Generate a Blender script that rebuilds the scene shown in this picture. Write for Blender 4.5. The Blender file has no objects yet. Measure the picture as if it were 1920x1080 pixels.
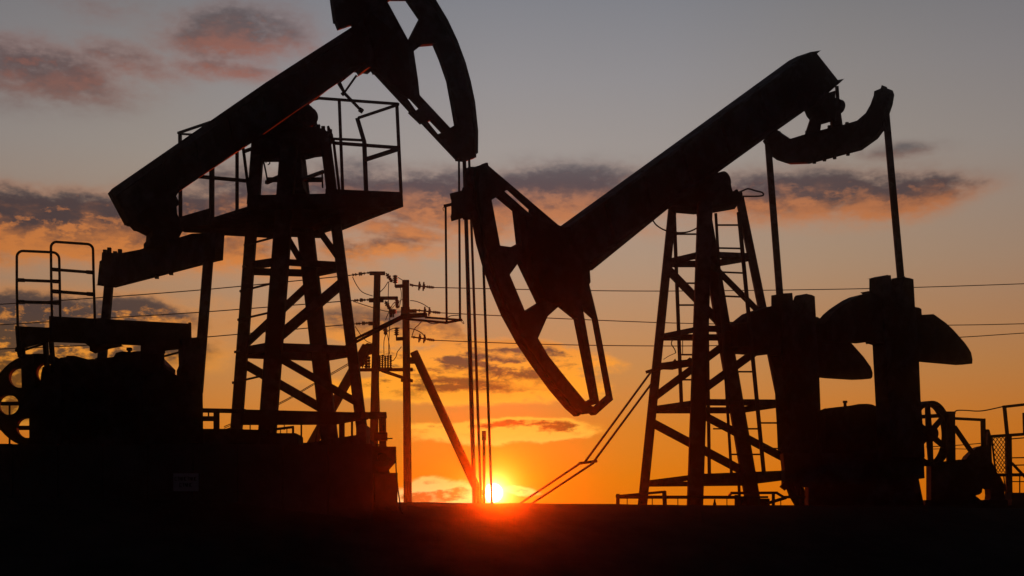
import bpy, bmesh, math, random
from mathutils import Vector
from mathutils.geometry import tessellate_polygon
random.seed(7)
S = bpy.context.scene
COL = S.collection
F, HOR, ZC = 2600.0, 1010.0, 1.5          # focal length in photo pixels, horizon row, camera height

def P(px, py, D):
    """the world point that lies D metres ahead of the camera along the ray through photo pixel (px, py)"""
    return Vector(((px - 960.0) / F * D, D, ZC + (HOR - py) / F * D))

# ------------------------------------------------------------------ materials
def mat(name, col, rough=.7, metal=0.0, vary=.35, scale=6.0, bump=.0, rust=None, lo=.32, hi=.68):
    m = bpy.data.materials.new(name); m.use_nodes = True
    nt = m.node_tree; b = nt.nodes['Principled BSDF']
    tc = nt.nodes.new('ShaderNodeTexCoord')
    n = nt.nodes.new('ShaderNodeTexNoise'); n.inputs['Scale'].default_value = scale
    n.inputs['Detail'].default_value = 8; n.inputs['Roughness'].default_value = .65
    nt.links.new(tc.outputs['Object'], n.inputs['Vector'])
    r = nt.nodes.new('ShaderNodeValToRGB')
    c0 = [c * (1 - vary) for c in col]; c1 = [c * (1 + vary) for c in col]
    r.color_ramp.elements[0].position = lo; r.color_ramp.elements[0].color = (*c0, 1)
    r.color_ramp.elements[1].position = hi; r.color_ramp.elements[1].color = (*c1, 1)
    if rust:
        e = r.color_ramp.elements.new(hi + .05); e.color = (*rust, 1)
    nt.links.new(n.outputs['Fac'], r.inputs['Fac'])
    nt.links.new(r.outputs['Color'], b.inputs['Base Color'])
    b.inputs['Roughness'].default_value = rough; b.inputs['Metallic'].default_value = metal
    b.inputs['Specular IOR Level'].default_value = .12
    if bump:
        bp = nt.nodes.new('ShaderNodeBump'); bp.inputs['Strength'].default_value = bump
        bp.inputs['Distance'].default_value = .02
        nt.links.new(n.outputs['Fac'], bp.inputs['Height']); nt.links.new(bp.outputs['Normal'], b.inputs['Normal'])
    return m

STEEL = mat('weathered_dark_steel', (.048, .054, .074), .8, 0, .85, 2.2, .3, (.06, .045, .036), .46, .64)
STEEL2 = mat('blackened_steel', (.030, .033, .044), .8, 0, .8, 3, .2, (.05, .036, .03), .46, .66)
RAIL = mat('railing_paint', (.045, .045, .05), .7, 0, .3, 8, .0, (.05, .032, .024))
CABLE = mat('steel_rope', (.05, .05, .055), .6, 0, .2, 40)
WOOD = mat('tarred_wood', (.03, .025, .021), .9, 0, .4, 9, .3)
CERAM = mat('brown_porcelain', (.05, .03, .024), .4, 0, .2, 20)
WIRE = mat('wire_aluminium', (.04, .04, .042), .7, 0, .15, 30)
CONC = mat('stained_concrete', (.06, .06, .066), .92, 0, .6, 1.6, .5)
SIGNM = mat('sign_enamel', (.34, .36, .46), .8, 0, .15, 4)
INK = mat('sign_ink', (.03, .03, .035), .8, 0, .1, 9)
EARTH = mat('bare_earth', (.045, .037, .03), .98, 0, .5, 1.2, .6)

# ------------------------------------------------------------------ mesh helpers
class Thing:
    def __init__(s, name, label, cat, loc, group=None):
        o = bpy.data.objects.new(name, None); COL.objects.link(o); o.location = loc
        o.empty_display_size = .3
        o['label'] = label; o['category'] = cat
        if group: o['group'] = group
        s.o = o; s.loc = Vector(loc)
    def part(s, name, bm, m, label=None):
        return link(name, bm, m, s.o, s.loc, label)

def link(name, bm, m, parent=None, off=None, label=None):
    me = bpy.data.meshes.new(name)
    bmesh.ops.recalc_face_normals(bm, faces=bm.faces)
    if off is not None: bmesh.ops.translate(bm, verts=bm.verts, vec=-Vector(off))
    bm.to_mesh(me); bm.free(); me.materials.append(m)
    o = bpy.data.objects.new(name, me); COL.objects.link(o)
    if parent: o.parent = parent
    if label: o['label'] = label
    return o

def sub(thing, part, name, bm, m):
    return link(name, bm, m, part, thing.loc)

def solo(name, bm, m, label, cat, group=None):
    """a thing that is one mesh; origin at its base centre"""
    lo = Vector((min(v.co.x for v in bm.verts), min(v.co.y for v in bm.verts), min(v.co.z for v in bm.verts)))
    hi = Vector((max(v.co.x for v in bm.verts), max(v.co.y for v in bm.verts), max(v.co.z for v in bm.verts)))
    off = Vector(((lo.x + hi.x) / 2, (lo.y + hi.y) / 2, lo.z))
    o = link(name, bm, m, None, off); o.location = off
    o['label'] = label; o['category'] = cat
    if group: o['group'] = group
    return o

def B(): return bmesh.new()

def prism(bm, c0, c1):
    a = [bm.verts.new(p) for p in c0]; b = [bm.verts.new(p) for p in c1]
    n = len(a)
    bm.faces.new(a); bm.faces.new(list(reversed(b)))
    for i in range(n):
        bm.faces.new((a[i], b[i], b[(i + 1) % n], a[(i + 1) % n]))

def bar3(bm, p0, p1, w0, t=None, w1=None):
    """square bar between two world points: w across the view, t along it; small chamfers on its long edges"""
    w1 = w0 if w1 is None else w1
    d = (p1 - p0).normalized()
    side = d.cross(Vector((0, 1, 0)))
    if side.length < 1e-4: side = Vector((1, 0, 0))
    side.normalize(); dep = side.cross(d).normalized()
    def ring(p, w):
        tt = w if t is None else t
        c = min(w, tt) * .12
        x, y = w / 2, tt / 2
        return [p + side * a + dep * b for a, b in ((-x + c, -y), (x - c, -y), (x, -y + c), (x, y - c), (x - c, y), (-x + c, y), (-x, y - c), (-x, -y + c))]
    prism(bm, ring(p0, w0), ring(p1, w1))

def bar(bm, a, b, D, w, D2=None, w2=None, t=None):
    """bar between photo pixels a and b at depths D and D2, w pixels wide"""
    D2 = D if D2 is None else D2; w2 = w if w2 is None else w2
    bar3(bm, P(*a, D), P(*b, D2), w * D / F, t, w2 * D2 / F)

def angle_bar(bm, a, b, D, w, D2, w2=None):
    """steel angle (L section): one flange across the view, one along it"""
    w2 = w if w2 is None else w2
    p0, p1 = P(*a, D), P(*b, D2)
    d = (p1 - p0).normalized(); side = d.cross(Vector((0, 1, 0))).normalized(); dep = side.cross(d).normalized()
    def ring(p, w):
        x = w / 2; t = w * .16; dd = w * .8
        return [p + side * u + dep * v for u, v in ((-x, 0), (x, 0), (x, t), (-x + t, t), (-x + t, dd), (-x, dd))]
    prism(bm, ring(p0, w * D / F), ring(p1, w2 * D2 / F))

def tube3(bm, pts, r, n=8, caps=True):
    rings = []
    prev = None
    for i, p in enumerate(pts):
        d = (pts[min(i + 1, len(pts) - 1)] - pts[max(i - 1, 0)]).normalized()
        if prev is None:
            u = d.cross(Vector((0, 1, 0)))
            if u.length < 1e-3: u = d.cross(Vector((1, 0, 0)))
            u.normalize()
        else:
            u = (prev - d * prev.dot(d)).normalized()
        prev = u; v = d.cross(u)
        rr = r[i] if isinstance(r, (list, tuple)) else r
        rings.append([bm.verts.new(p + (u * math.cos(k * 2 * math.pi / n) + v * math.sin(k * 2 * math.pi / n)) * rr) for k in range(n)])
    for a, b in zip(rings, rings[1:]):
        for k in range(n):
            bm.faces.new((a[k], a[(k + 1) % n], b[(k + 1) % n], b[k]))
    if caps:
        bm.faces.new(list(reversed(rings[0]))); bm.faces.new(rings[-1])

def smooth(pts, k=6):
    """Catmull-Rom through world points"""
    out = []
    for i in range(len(pts) - 1):
        p0, p1, p2, p3 = pts[max(i - 1, 0)], pts[i], pts[i + 1], pts[min(i + 2, len(pts) - 1)]
        for j in range(k):
            t = j / k
            out.append(.5 * ((2 * p1) + (p2 - p0) * t + (2 * p0 - 5 * p1 + 4 * p2 - p3) * t * t + (3 * p1 - p0 - 3 * p2 + p3) * t ** 3))
    out.append(pts[-1]); return out

def wire(bm, pix, D, w, D2=None, k=5, n=6):
    """round wire through photo pixels, depth running from D to D2"""
    D2 = D if D2 is None else D2
    m = max(1, len(pix) - 1)
    pts = [P(*q, D + (D2 - D) * i / m) for i, q in enumerate(pix)]
    if len(pts) > 2 and k > 1: pts = smooth(pts, k)
    tube3(bm, pts, w / 2 * D / F, n)

class Plane:
    """vertical plane through a world point, its level direction turned yaw degrees (positive: right side farther)"""
    def __init__(s, px, py, D, yaw):
        s.q = P(px, py, D); a = math.radians(yaw)
        s.h = Vector((math.cos(a), math.sin(a), 0)); s.n = Vector((math.sin(a), -math.cos(a), 0))  # n faces the camera
    def depth(s, px):
        x = (px - 960) / F
        return (s.q.x * s.h.y - s.q.y * s.h.x) / (x * s.h.y - s.h.x)
    def at(s, px, py, off=0.0):
        if not off: return P(px, py, s.depth(px))
        q = s.q + s.n * off; x = (px - 960) / F
        return P(px, py, (q.x * s.h.y - q.y * s.h.x) / (x * s.h.y - s.h.x))
    def moved(s, off):
        p = Plane(960, HOR, 1, 0); p.q = s.q + s.n * off; p.h = s.h; p.n = s.n; return p

def area2(pts): return sum(a[0] * b[1] - b[0] * a[1] for a, b in zip(pts, pts[1:] + pts[:1]))

def erode(pts, dx, dy, solid=True):
    """pull a pixel outline in by the half segment (dx,dy), so a plate of that thickness keeps the outline's silhouette"""
    pts = [tuple(p) for p in pts]
    if area2(pts) < 0: pts = pts[::-1]
    n = len(pts); L = []
    for i in range(n):
        a, b = pts[i], pts[(i + 1) % n]
        ex, ey = b[0] - a[0], b[1] - a[1]; l = math.hypot(ex, ey) or 1e-6
        nx, ny = ey / l, -ex / l                    # outward normal
        o = abs(nx * dx + ny * dy) * (-1 if solid else 1)
        L.append((nx, ny, nx * a[0] + ny * a[1] + o, o))
    out = []
    for i in range(n):
        n1x, n1y, c1, o1 = L[i - 1]; n2x, n2y, c2, o2 = L[i]
        det = n1x * n2y - n1y * n2x
        if abs(det) < .25:
            nx, ny = n1x + n2x, n1y + n2y; l = math.hypot(nx, ny) or 1
            o = (o1 + o2) / 2
            out.append((pts[i][0] + nx / l * o, pts[i][1] + ny / l * o))
        else:
            q = ((c1 * n2y - c2 * n1y) / det, (n1x * c2 - n2x * c1) / det)
            mx, my = q[0] - pts[i][0], q[1] - pts[i][1]; l = math.hypot(mx, my); lim = 1.6 * max(abs(o1), abs(o2)) + .01
            if l > lim: mx, my = mx * lim / l, my * lim / l
            out.append((pts[i][0] + mx, pts[i][1] + my))
    return out

def plate(bm, pl, outline, t, holes=(), shrink=1.0):
    """solid plate of thickness t whose silhouette from the photo's place is the pixel outline, standing on plane pl"""
    cx = sum(p[0] for p in outline) / len(outline); cy = sum(p[1] for p in outline) / len(outline)
    a = pl.at(cx, cy); T = pl.n * t
    dx = F * (T.x * a.y - a.x * T.y) / a.y ** 2; dy = F * ((a.z - ZC) * T.y) / a.y ** 2
    dx, dy = dx / 2 * shrink, dy / 2 * shrink
    loops = [erode(outline, dx, dy)] + [erode(h, dx, dy, False) for h in holes]
    w = [[pl.at(*p) for p in lp] for lp in loops]
    flat = [p for lp in w for p in lp]
    tris = tessellate_polygon([[Vector(((p - pl.q).dot(pl.h), p.z, 0)) for p in lp] for lp in w])
    f = [bm.verts.new(p + T / 2) for p in flat]; b = [bm.verts.new(p - T / 2) for p in flat]
    for i, j, k in tris:
        try:
            bm.faces.new((f[i], f[j], f[k])); bm.faces.new((b[k], b[j], b[i]))
        except ValueError: pass
    s = 0
    for lp in w:
        n = len(lp)
        for i in range(n):
            u, v = s + i, s + (i + 1) % n
            try: bm.faces.new((f[u], f[v], b[v], b[u]))
            except ValueError: pass
        s += n

def plate_on(pl, outline, t, holes=(), shrink=1.0):
    bm = B(); plate(bm, pl, outline, t, holes, shrink); return bm

def box3(bm, lo, hi):
    c0 = [Vector((x, y, lo[2])) for x, y in ((lo[0], lo[1]), (hi[0], lo[1]), (hi[0], hi[1]), (lo[0], hi[1]))]
    prism(bm, c0, [Vector((p.x, p.y, hi[2])) for p in c0])

def disc3(bm, c, axis, r, h, n=24):
    axis = axis.normalized()
    tube3(bm, [c - axis * h / 2, c + axis * h / 2], r, n)

def circ(cx, cy, r, n=20, ry=None, a0=0, a1=360):
    ry = r if ry is None else ry
    full = abs(a1 - a0) >= 359
    m = n if full else n + 1
    return [(cx + r * math.cos(math.radians(a0 + (a1 - a0) * k / n)), cy - ry * math.sin(math.radians(a0 + (a1 - a0) * k / n))) for k in range(m)]
SUN_E, HAZE, HAZE_G = 1.1, .00125, .985
# ------------------------------------------------------------------ camera
cam = bpy.data.cameras.new('camera'); camo = bpy.data.objects.new('camera', cam); COL.objects.link(camo)
camo.location = (0, 0, ZC); camo.rotation_euler = (math.radians(90), 0, 0)
cam.sensor_width = 36; cam.lens = 36 * F / 1920; cam.shift_y = (HOR - 540) / 1920
cam.clip_start = .1; cam.clip_end = 6000
S.camera = camo

# ------------------------------------------------------------------ sky
def ang(px, py):
    az = math.atan((px - 960) / F); el = math.atan((HOR - py) / F * math.cos(az))
    return math.degrees(az), math.degrees(el)
SUN_AZ, SUN_EL = ang(925, 924)
world = bpy.data.worlds.new('World'); S.world = world; world.use_nodes = True
nt = world.node_tree; nt.nodes.clear()

class G:
    """small node-building helper for one tree"""
    def __init__(s, tree): s.t = tree
    def new(s, kind, **kw):
        n = s.t.nodes.new(kind)
        for k, v in kw.items(): setattr(n, k, v)
        return n
    def put(s, sock, v):
        if isinstance(v, (int, float)): sock.default_value = v
        elif isinstance(v, (tuple, list)): sock.default_value = v if len(v) == len(sock.default_value) else (*v, 1)
        else: s.t.links.new(v, sock)
    def m(s, op, a, b=0.0, c=None, clamp=False):
        n = s.new('ShaderNodeMath', operation=op, use_clamp=clamp)
        s.put(n.inputs[0], a); s.put(n.inputs[1], b)
        if c is not None: s.put(n.inputs[2], c)
        return n.outputs[0]
    def add(s, a, b): return s.m('ADD', a, b)
    def mul(s, a, b): return s.m('MULTIPLY', a, b)
    def smooth(s, x, a, b):
        n = s.new('ShaderNodeMapRange', interpolation_type='SMOOTHSTEP')
        s.put(n.inputs[0], x); n.inputs[1].default_value = a; n.inputs[2].default_value = b
        return n.outputs[0]
    def comb(s, x, y, z=0.0):
        n = s.new('ShaderNodeCombineXYZ'); s.put(n.inputs[0], x); s.put(n.inputs[1], y); s.put(n.inputs[2], z); return n.outputs[0]
    def sep(s, v):
        n = s.new('ShaderNodeSeparateXYZ'); s.put(n.inputs[0], v); return n.outputs
    def ramp(s, x, stops, interp='EASE'):
        n = s.new('ShaderNodeValToRGB'); r = n.color_ramp; r.interpolation = interp
        r.elements[0].position, r.elements[0].color = stops[0][0], (*stops[0][1], 1)
        r.elements[1].position, r.elements[1].color = stops[-1][0], (*stops[-1][1], 1)
        for p, c in stops[1:-1]:
            e = r.elements.new(p); e.color = (*c, 1)
        s.put(n.inputs[0], x); return n.outputs[0]
    def mix(s, f, a, b, mode='MIX'):
        n = s.new('ShaderNodeMix', data_type='RGBA', blend_type=mode)
        s.put(n.inputs[0], f); s.put(n.inputs[6], a); s.put(n.inputs[7], b); return n.outputs[2]
    def noise(s, v, scale, detail=6, rough=.55):
        n = s.new('ShaderNodeTexNoise'); s.put(n.inputs['Vector'], v); n.inputs['Scale'].default_value = scale
        n.inputs['Detail'].default_value = detail; n.inputs['Roughness'].default_value = rough; return n.outputs
def lin(r, g, b):
    return tuple((c / 255 / 12.92 if c / 255 <= .04045 else ((c / 255 + .055) / 1.055) ** 2.4) for c in (r, g, b))

# cloud banks: photo column and row of the middle, half width, half height (pixels), tilt (degrees), strength
CLOUDS = [
 (95, 140, 115, 38, -5, 1.35), (240, 112, 80, 22, -12, .95), (30, 150, 90, 36, 0, 1.05),
 (440, 62, 100, 38, 5, 1.4), (425, 132, 85, 15, -4, 1.15), (200, 18, 90, 22, 0, .5), (540, 75, 60, 20, -10, .8),
 (110, 425, 190, 38, 0, 2.6), (-30, 425, 120, 38, 0, 2.6), (330, 432, 130, 46, 4, 2.3), (440, 470, 60, 30, 0, 1.6), (120, 475, 160, 16, 0, .9), (210, 385, 90, 25, -10, .8), (420, 390, 60, 40, -10, .8),
 (620, 372, 130, 46, 4, 1.5), (450, 375, 70, 50, 0, 1.4), (690, 468, 80, 18, 0, 1.5), (560, 505, 120, 20, -6, 1.1), (740, 432, 110, 18, -8, 1.3), (800, 470, 80, 14, -6, .9),
 (840, 374, 130, 38, -4, 2.0), (1040, 366, 140, 38, 2, 2.0), (900, 430, 90, 22, -4, 1.0), (1190, 345, 60, 24, 0, .8), (770, 410, 70, 22, -8, .85),
 (1330, 395, 110, 26, -2, .7), (1500, 366, 175, 32, 0, 1.8), (1675, 374, 105, 26, 6, 1.8), (1210, 432, 60, 18, 0, .5),
 (1690, 283, 62, 13, 3, 1.0), (1530, 330, 70, 18, 0, .5),
 (60, 602, 180, 32, 0, 2.6), (240, 590, 100, 24, -4, 2.0), (20, 650, 150, 30, 0, 2.6), (160, 652, 150, 24, 0, 2.6), (290, 650, 60, 18, 0, 1.8), (30, 700, 120, 24, 0, 2.0), (20, 750, 110, 26, 0, 2.2), (120, 700, 60, 20, 0, 1.4),
 (430, 590, 90, 22, -8, .62), (380, 625, 70, 14, -6, .5),
 (650, 485, 110, 24, -6, .7), (700, 612, 110, 26, -6, 1.2), (800, 612, 70, 16, -12, 1.1),
 (820, 735, 140, 14, -3, 1.4), (900, 700, 150, 22, -8, 1.5), (980, 668, 110, 18, -6, 1.4), (790, 700, 80, 16, -6, 1.2), (1050, 690, 55, 16, -5, 1.0),
 (950, 808, 95, 12, 2, 1.9), (1030, 815, 60, 8, 4, 1.5), (850, 803, 60, 8, -5, .8),
 (820, 928, 62, 15, 6, 1.5), (800, 906, 30, 10, 10, 1.1), (975, 920, 28, 6, -8, .9), (870, 942, 40, 6, 0, .7),
]
cg = bpy.data.node_groups.new('cloud_density', 'ShaderNodeTree')
cg.interface.new_socket('Dir', in_out='INPUT', socket_type='NodeSocketVector')
cg.interface.new_socket('Density', in_out='OUTPUT', socket_type='NodeSocketFloat')
cg.interface.new_socket('Height', in_out='OUTPUT', socket_type='NodeSocketFloat')
cg.interface.new_socket('Raw', in_out='OUTPUT', socket_type='NodeSocketFloat')
g = G(cg); gi = g.new('NodeGroupInput'); go = g.new('NodeGroupOutput')
x, y, _ = g.sep(gi.outputs[0])
warp = g.noise(g.comb(g.mul(x, .5), y), .8, 4, .6)['Color']
wx, wy, _ = g.sep(warp)
x2 = g.m('MULTIPLY_ADD', g.m('SUBTRACT', wx, .5), 1.5, x); y2 = g.m('MULTIPLY_ADD', g.m('SUBTRACT', wy, .5), .62, y)
tot = vs = es = None
for px, py, rx, ry, rot, w in CLOUDS:
    a0, e0 = ang(px, py); k = math.degrees(1 / F) * .93
    c, sn = math.cos(math.radians(-rot)), math.sin(math.radians(-rot)); c, sn = c, -sn
    dx = g.m('SUBTRACT', x2, a0); dy = g.m('SUBTRACT', y2, e0)
    rx *= 1.5; ry *= 1.55
    u = g.mul(g.m('MULTIPLY_ADD', dx, c, g.mul(dy, sn)), 1 / (rx * k))
    v = g.mul(g.m('MULTIPLY_ADD', dy, c, g.mul(dx, -sn)), 1 / (ry * k))
    q = g.m('MULTIPLY_ADD', u, u, g.mul(v, v))
    e = g.mul(g.m('POWER', 2.718, g.mul(q, -1.0)), w)
    tot = e if tot is None else g.m('MAXIMUM', tot, e)
    vs = g.mul(e, v) if vs is None else g.m('MULTIPLY_ADD', e, v, vs); es = e if es is None else g.add(es, e)
fb = g.noise(g.comb(g.mul(x, .42), y, 3.1), 1.35, 10, .64)['Fac']
fb2 = g.noise(g.comb(g.mul(x, .6), y, 9.7), 4.5, 6, .6)['Fac']
fbm = g.m('MULTIPLY_ADD', g.m('SUBTRACT', fb2, .5), .75, g.mul(g.m('SUBTRACT', fb, .5), 1.9))
d = g.mul(tot, g.add(1.0, fbm))
low = g.mul(g.smooth(y, 10.5, 8.0), g.smooth(x, -11.0, -6.5))
dens = g.m('ADD', g.mul(g.smooth(d, .08, 1.35), g.m('SUBTRACT', 1.0, low)), g.mul(g.smooth(d, .22, .6), low))
cg.links.new(d, go.inputs[2])
cg.links.new(dens, go.inputs[0])
cg.links.new(g.m('DIVIDE', vs, g.add(es, .02)), go.inputs[1])

g = G(nt)
tc = g.new('ShaderNodeTexCoord')
nv = g.new('ShaderNodeVectorMath', operation='NORMALIZE'); nt.links.new(tc.outputs['Generated'], nv.inputs[0])
X, Y, Z = g.sep(nv.outputs[0])
az = g.mul(g.m('ARCTAN2', X, Y), 57.29578); el = g.mul(g.m('ARCSINE', Z), 57.29578)
# clear sky: colour by height above the horizon, warmer and brighter towards the sun's bearing
E = 90.0
elx = g.m('DIVIDE', el, E, clamp=True)
def H(py): return max(0.0, math.degrees(math.atan((HOR - py) / F)) / E)
clear = g.ramp(elx, [(0, lin(214, 104, 8)), (H(900), lin(213, 114, 16)), (H(800), lin(205, 121, 40)), (H(700), lin(190, 130, 74)),
                     (H(600), lin(178, 134, 98)), (H(500), lin(168, 141, 119)), (H(400), lin(161, 144, 131)), (H(300), lin(153, 146, 142)), (H(150), lin(140, 138, 141)),
                     (H(0), lin(124, 126, 133)), (30 / 90, lin(88, 92, 104)), (45 / 90, lin(52, 57, 70)), (1.0, lin(26, 30, 42))], 'LINEAR')
# to either side the glow fades: darken with bearing from the sun
daz = g.m('ABSOLUTE', g.m('SUBTRACT', az, SUN_AZ))
side = g.ramp(g.m('DIVIDE', daz, 180.0, clamp=True), [(0, (1.04, 1.04, 1.04)), (7 / 180, (1, 1, 1)), (14 / 180, (.92, .885, .83)), (21 / 180, (.81, .78, .76)), (50 / 180, (.15, .155, .19)), (90 / 180, (.038, .046, .072)), (1, (.034, .043, .070))], 'LINEAR')
sky = g.mix(1.0, clear, side, 'MULTIPLY')
# a little scattered blue from a physical sky so that the dark half of the sky keeps its colour
nish = g.new('ShaderNodeTexSky', sky_type='NISHITA', sun_disc=False)
nish.sun_elevation = math.radians(SUN_EL); nish.sun_rotation = math.radians(SUN_AZ); nish.air_density = 1.2; nish.dust_density = 2.0
sky = g.mix(1.0, sky, g.mix(1.0, nish.outputs[0], (.004, .004, .004), 'MULTIPLY'), 'ADD')
# angle from the sun
sd = Vector((math.sin(math.radians(SUN_AZ)) * math.cos(math.radians(SUN_EL)), math.cos(math.radians(SUN_AZ)) * math.cos(math.radians(SUN_EL)), math.sin(math.radians(SUN_EL))))
dp = g.new('ShaderNodeVectorMath', operation='DISTANCE'); nt.links.new(nv.outputs[0], dp.inputs[0]); dp.inputs[1].default_value = sd
th = g.mul(dp.outputs['Value'], 57.29578)
def gauss(r): return g.m('POWER', 2.718, g.mul(g.m('POWER', g.m('DIVIDE', th, r), 2.0), -1.0))
def expo(r): return g.m('POWER', 2.718, g.mul(th, -1.0 / r))
def glow(f, c): return g.mix(1.0, c, f, 'MULTIPLY')
sky = g.mix(1.0, sky, g.mix(expo(4.0), (1, 1, 1), (.55, .86, .8)), 'MULTIPLY')
sky = g.mix(1.0, sky, glow(expo(.38), (.7, .38, .04)), 'ADD')
# clouds
def dens_at(a, e):
    n = g.new('ShaderNodeGroup'); n.node_tree = cg; nt.links.new(g.comb(a, e), n.inputs[0]); return n.outputs
d0, hgt, raw = dens_at(az, el)
step = g.m('DIVIDE', .36, g.add(th, .05))                                            # a short step towards the sun
d1 = dens_at(g.m('MULTIPLY_ADD', g.m('SUBTRACT', SUN_AZ, az), step, az), g.m('MULTIPLY_ADD', g.m('SUBTRACT', SUN_EL, el), step, el))[2]
under = g.m('MULTIPLY', g.m('SUBTRACT', raw, d1), 1.5, clamp=True)
core = g.smooth(d0, .2, .9)
grain = g.noise(g.comb(g.mul(az, .5), el, 5.5), 1.6, 7, .62)['Fac']
bank = g.mul(g.smooth(az, -10.0, -14.5), g.smooth(el, 11.0, 9.8))                    # the dusky bank low in the south-west hides the glow
upper = g.smooth(g.add(g.m('MULTIPLY_ADD', bank, 1.1, hgt), g.mul(g.m('SUBTRACT', grain, .5), 2.0)), -.8, .5)      # lit from below: the underside glows, the top is dusky
lowdown = g.mul(g.smooth(el, 9.6, 7.4), g.smooth(az, -11.0, -6.5))                                                      # low clouds are lit round all their edges instead
streak = g.noise(g.comb(g.mul(az, .30), el, 2.2), 1.7, 8, .6)['Fac']
lowcore = g.smooth(g.m('MULTIPLY', raw, g.m('MULTIPLY_ADD', g.m('SUBTRACT', streak, .5), 3.2, 1.0)), .68, 1.2)
core = g.m('MULTIPLY', core, g.m('ADD', g.mul(upper, g.m('SUBTRACT', 1.0, lowdown)), 0.0))
core = g.m('MULTIPLY_ADD', lowcore, lowdown, core)
litc = g.ramp(elx, [(H(960), (1.0, .62, .22)), (H(880), (1.0, .50, .11)), (H(800), (1.0, .46, .05)), (H(720), (1.0, .36, .024)), (H(620), (.82, .30, .05)), (H(480), (.66, .22, .05)),
                    (H(400), (.50, .18, .07)), (H(345), (.26, .125, .09)), (H(285), (.17, .13, .125)), (H(150), (.31, .12, .088)), (H(0), (.215, .12, .105))])
darkc = g.ramp(elx, [(H(940), (.30, .12, .02)), (H(800), (.17, .06, .009)), (H(720), (.15, .062, .014)), (H(660), (.085, .052, .034)), (H(600), (.058, .044, .046)), (H(430), (.052, .037, .046)),
                     (H(360), (.074, .051, .06)), (H(285), (.10, .095, .105)), (H(140), (.14, .088, .09)), (H(50), (.12, .092, .098))])
cs = g.mix(1.0, g.mix(1.0, litc, side, 'MULTIPLY'), (1, 1, 1), 'MULTIPLY')
dk = g.mix(1.0, darkc, side, 'MULTIPLY')
dark = g.m('MULTIPLY', core, g.m('SUBTRACT', 1.0, g.mul(under, .95)), clamp=True)
cloud = g.mix(dark, cs, dk)
sky = g.mix(g.m('MULTIPLY', d0, .93), sky, cloud)
# the sun's disc and its inner aureole
sky = g.mix(1.0, sky, glow(expo(.22), (5.0, 4.5, 3.5)), 'ADD')
disc = g.smooth(th, .44, .22)
sky = g.mix(1.0, sky, glow(disc, (12.0, 8.5, 3.5)), 'ADD')
# below the horizon the world is dark ground
sky = g.mix(g.smooth(el, -1.2, -.2), (.012, .01, .009), sky)
bg = g.new('ShaderNodeBackground'); nt.links.new(sky, bg.inputs[0]); bg.inputs[1].default_value = 1.0
wo = g.new('ShaderNodeOutputWorld'); nt.links.new(bg.outputs[0], wo.inputs[0])
world.cycles.sampling_method = 'MANUAL'; world.cycles.sample_map_resolution = 1024

# ------------------------------------------------------------------ sun
sl = bpy.data.lights.new('sun', 'SUN'); slo = bpy.data.objects.new('sun', sl); COL.objects.link(slo)
sl.energy = SUN_E; sl.angle = math.radians(.53); sl.color = (1, .05, .001)
slo.rotation_euler = (-sd).to_track_quat('-Z', 'Y').to_euler(); slo.location = (0, 60, 20)

# ------------------------------------------------------------------ added haze, its forward scattering stands in for lens glare round the sun
bm = B(); box3(bm, (-62, -12, -1.5), (62, 43, 13))
bmesh.ops.recalc_face_normals(bm, faces=bm.faces)
me = bpy.data.meshes.new('glare_haze'); bm.to_mesh(me); bm.free()
hz = bpy.data.objects.new('glare_haze', me); COL.objects.link(hz); hz['kind'] = 'stuff'
hm = bpy.data.materials.new('glare_haze_volume'); hm.use_nodes = True; ht = hm.node_tree; ht.nodes.clear()
pv = ht.nodes.new('ShaderNodeVolumePrincipled'); ho = ht.nodes.new('ShaderNodeOutputMaterial')
pv.inputs['Color'].default_value = (.9, .9, .9, 1); pv.inputs['Density'].default_value = HAZE; pv.inputs['Anisotropy'].default_value = HAZE_G
ht.links.new(pv.outputs[0], ho.inputs['Volume']); me.materials.append(hm)

S.view_settings.view_transform = 'Standard'; S.view_settings.look = 'None'; S.view_settings.exposure = 0; S.view_settings.gamma = 1
S.cycles.use_denoising = True; S.cycles.volume_bounces = 0; S.cycles.max_bounces = 6
# ------------------------------------------------------------------ ground: low field, a bank up to the well pad, the pad running on to the horizon
PAD = 1.97
def edge_y(x):           # distance of the bank's top edge at lateral position x
    return 18.35 + .40 * x
bm = B()
xs = [-60, -50, -40] + [(-200 + i * 2) / 10 for i in range(0, 201)] + [30, 40, 50, 60]
xs = sorted(set(xs))
def rough(x): return .002 * math.sin(x * 1.9 + .4) + .002 * math.sin(x * 5.3 + 1.1) + random.uniform(-.004, .004)
rows = []
for x in xs:
    e = 18.35 + .40 * max(-16, min(16, x))
    j = rough(x)
    rows.append([Vector((x, -10, 0)), Vector((x, e - 6.2, 0)), Vector((x, e - 4.6, .35 + j)), Vector((x, e - 2.3, 1.2 - j)), Vector((x, e - .35, PAD - .12 + j)), Vector((x, e, PAD + j * .7)),
                 Vector((x, e + .5, PAD - .03)), Vector((x, 36, PAD - .05)), Vector((x, 42, PAD - .08))])
vr = [[bm.verts.new(p) for p in r] for r in rows]
for a, b in zip(vr, vr[1:]):
    for k in range(len(a) - 1): bm.faces.new((a[k], b[k], b[k + 1], a[k + 1]))
gr = link('ground', bm, EARTH); gr['kind'] = 'structure'
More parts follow.
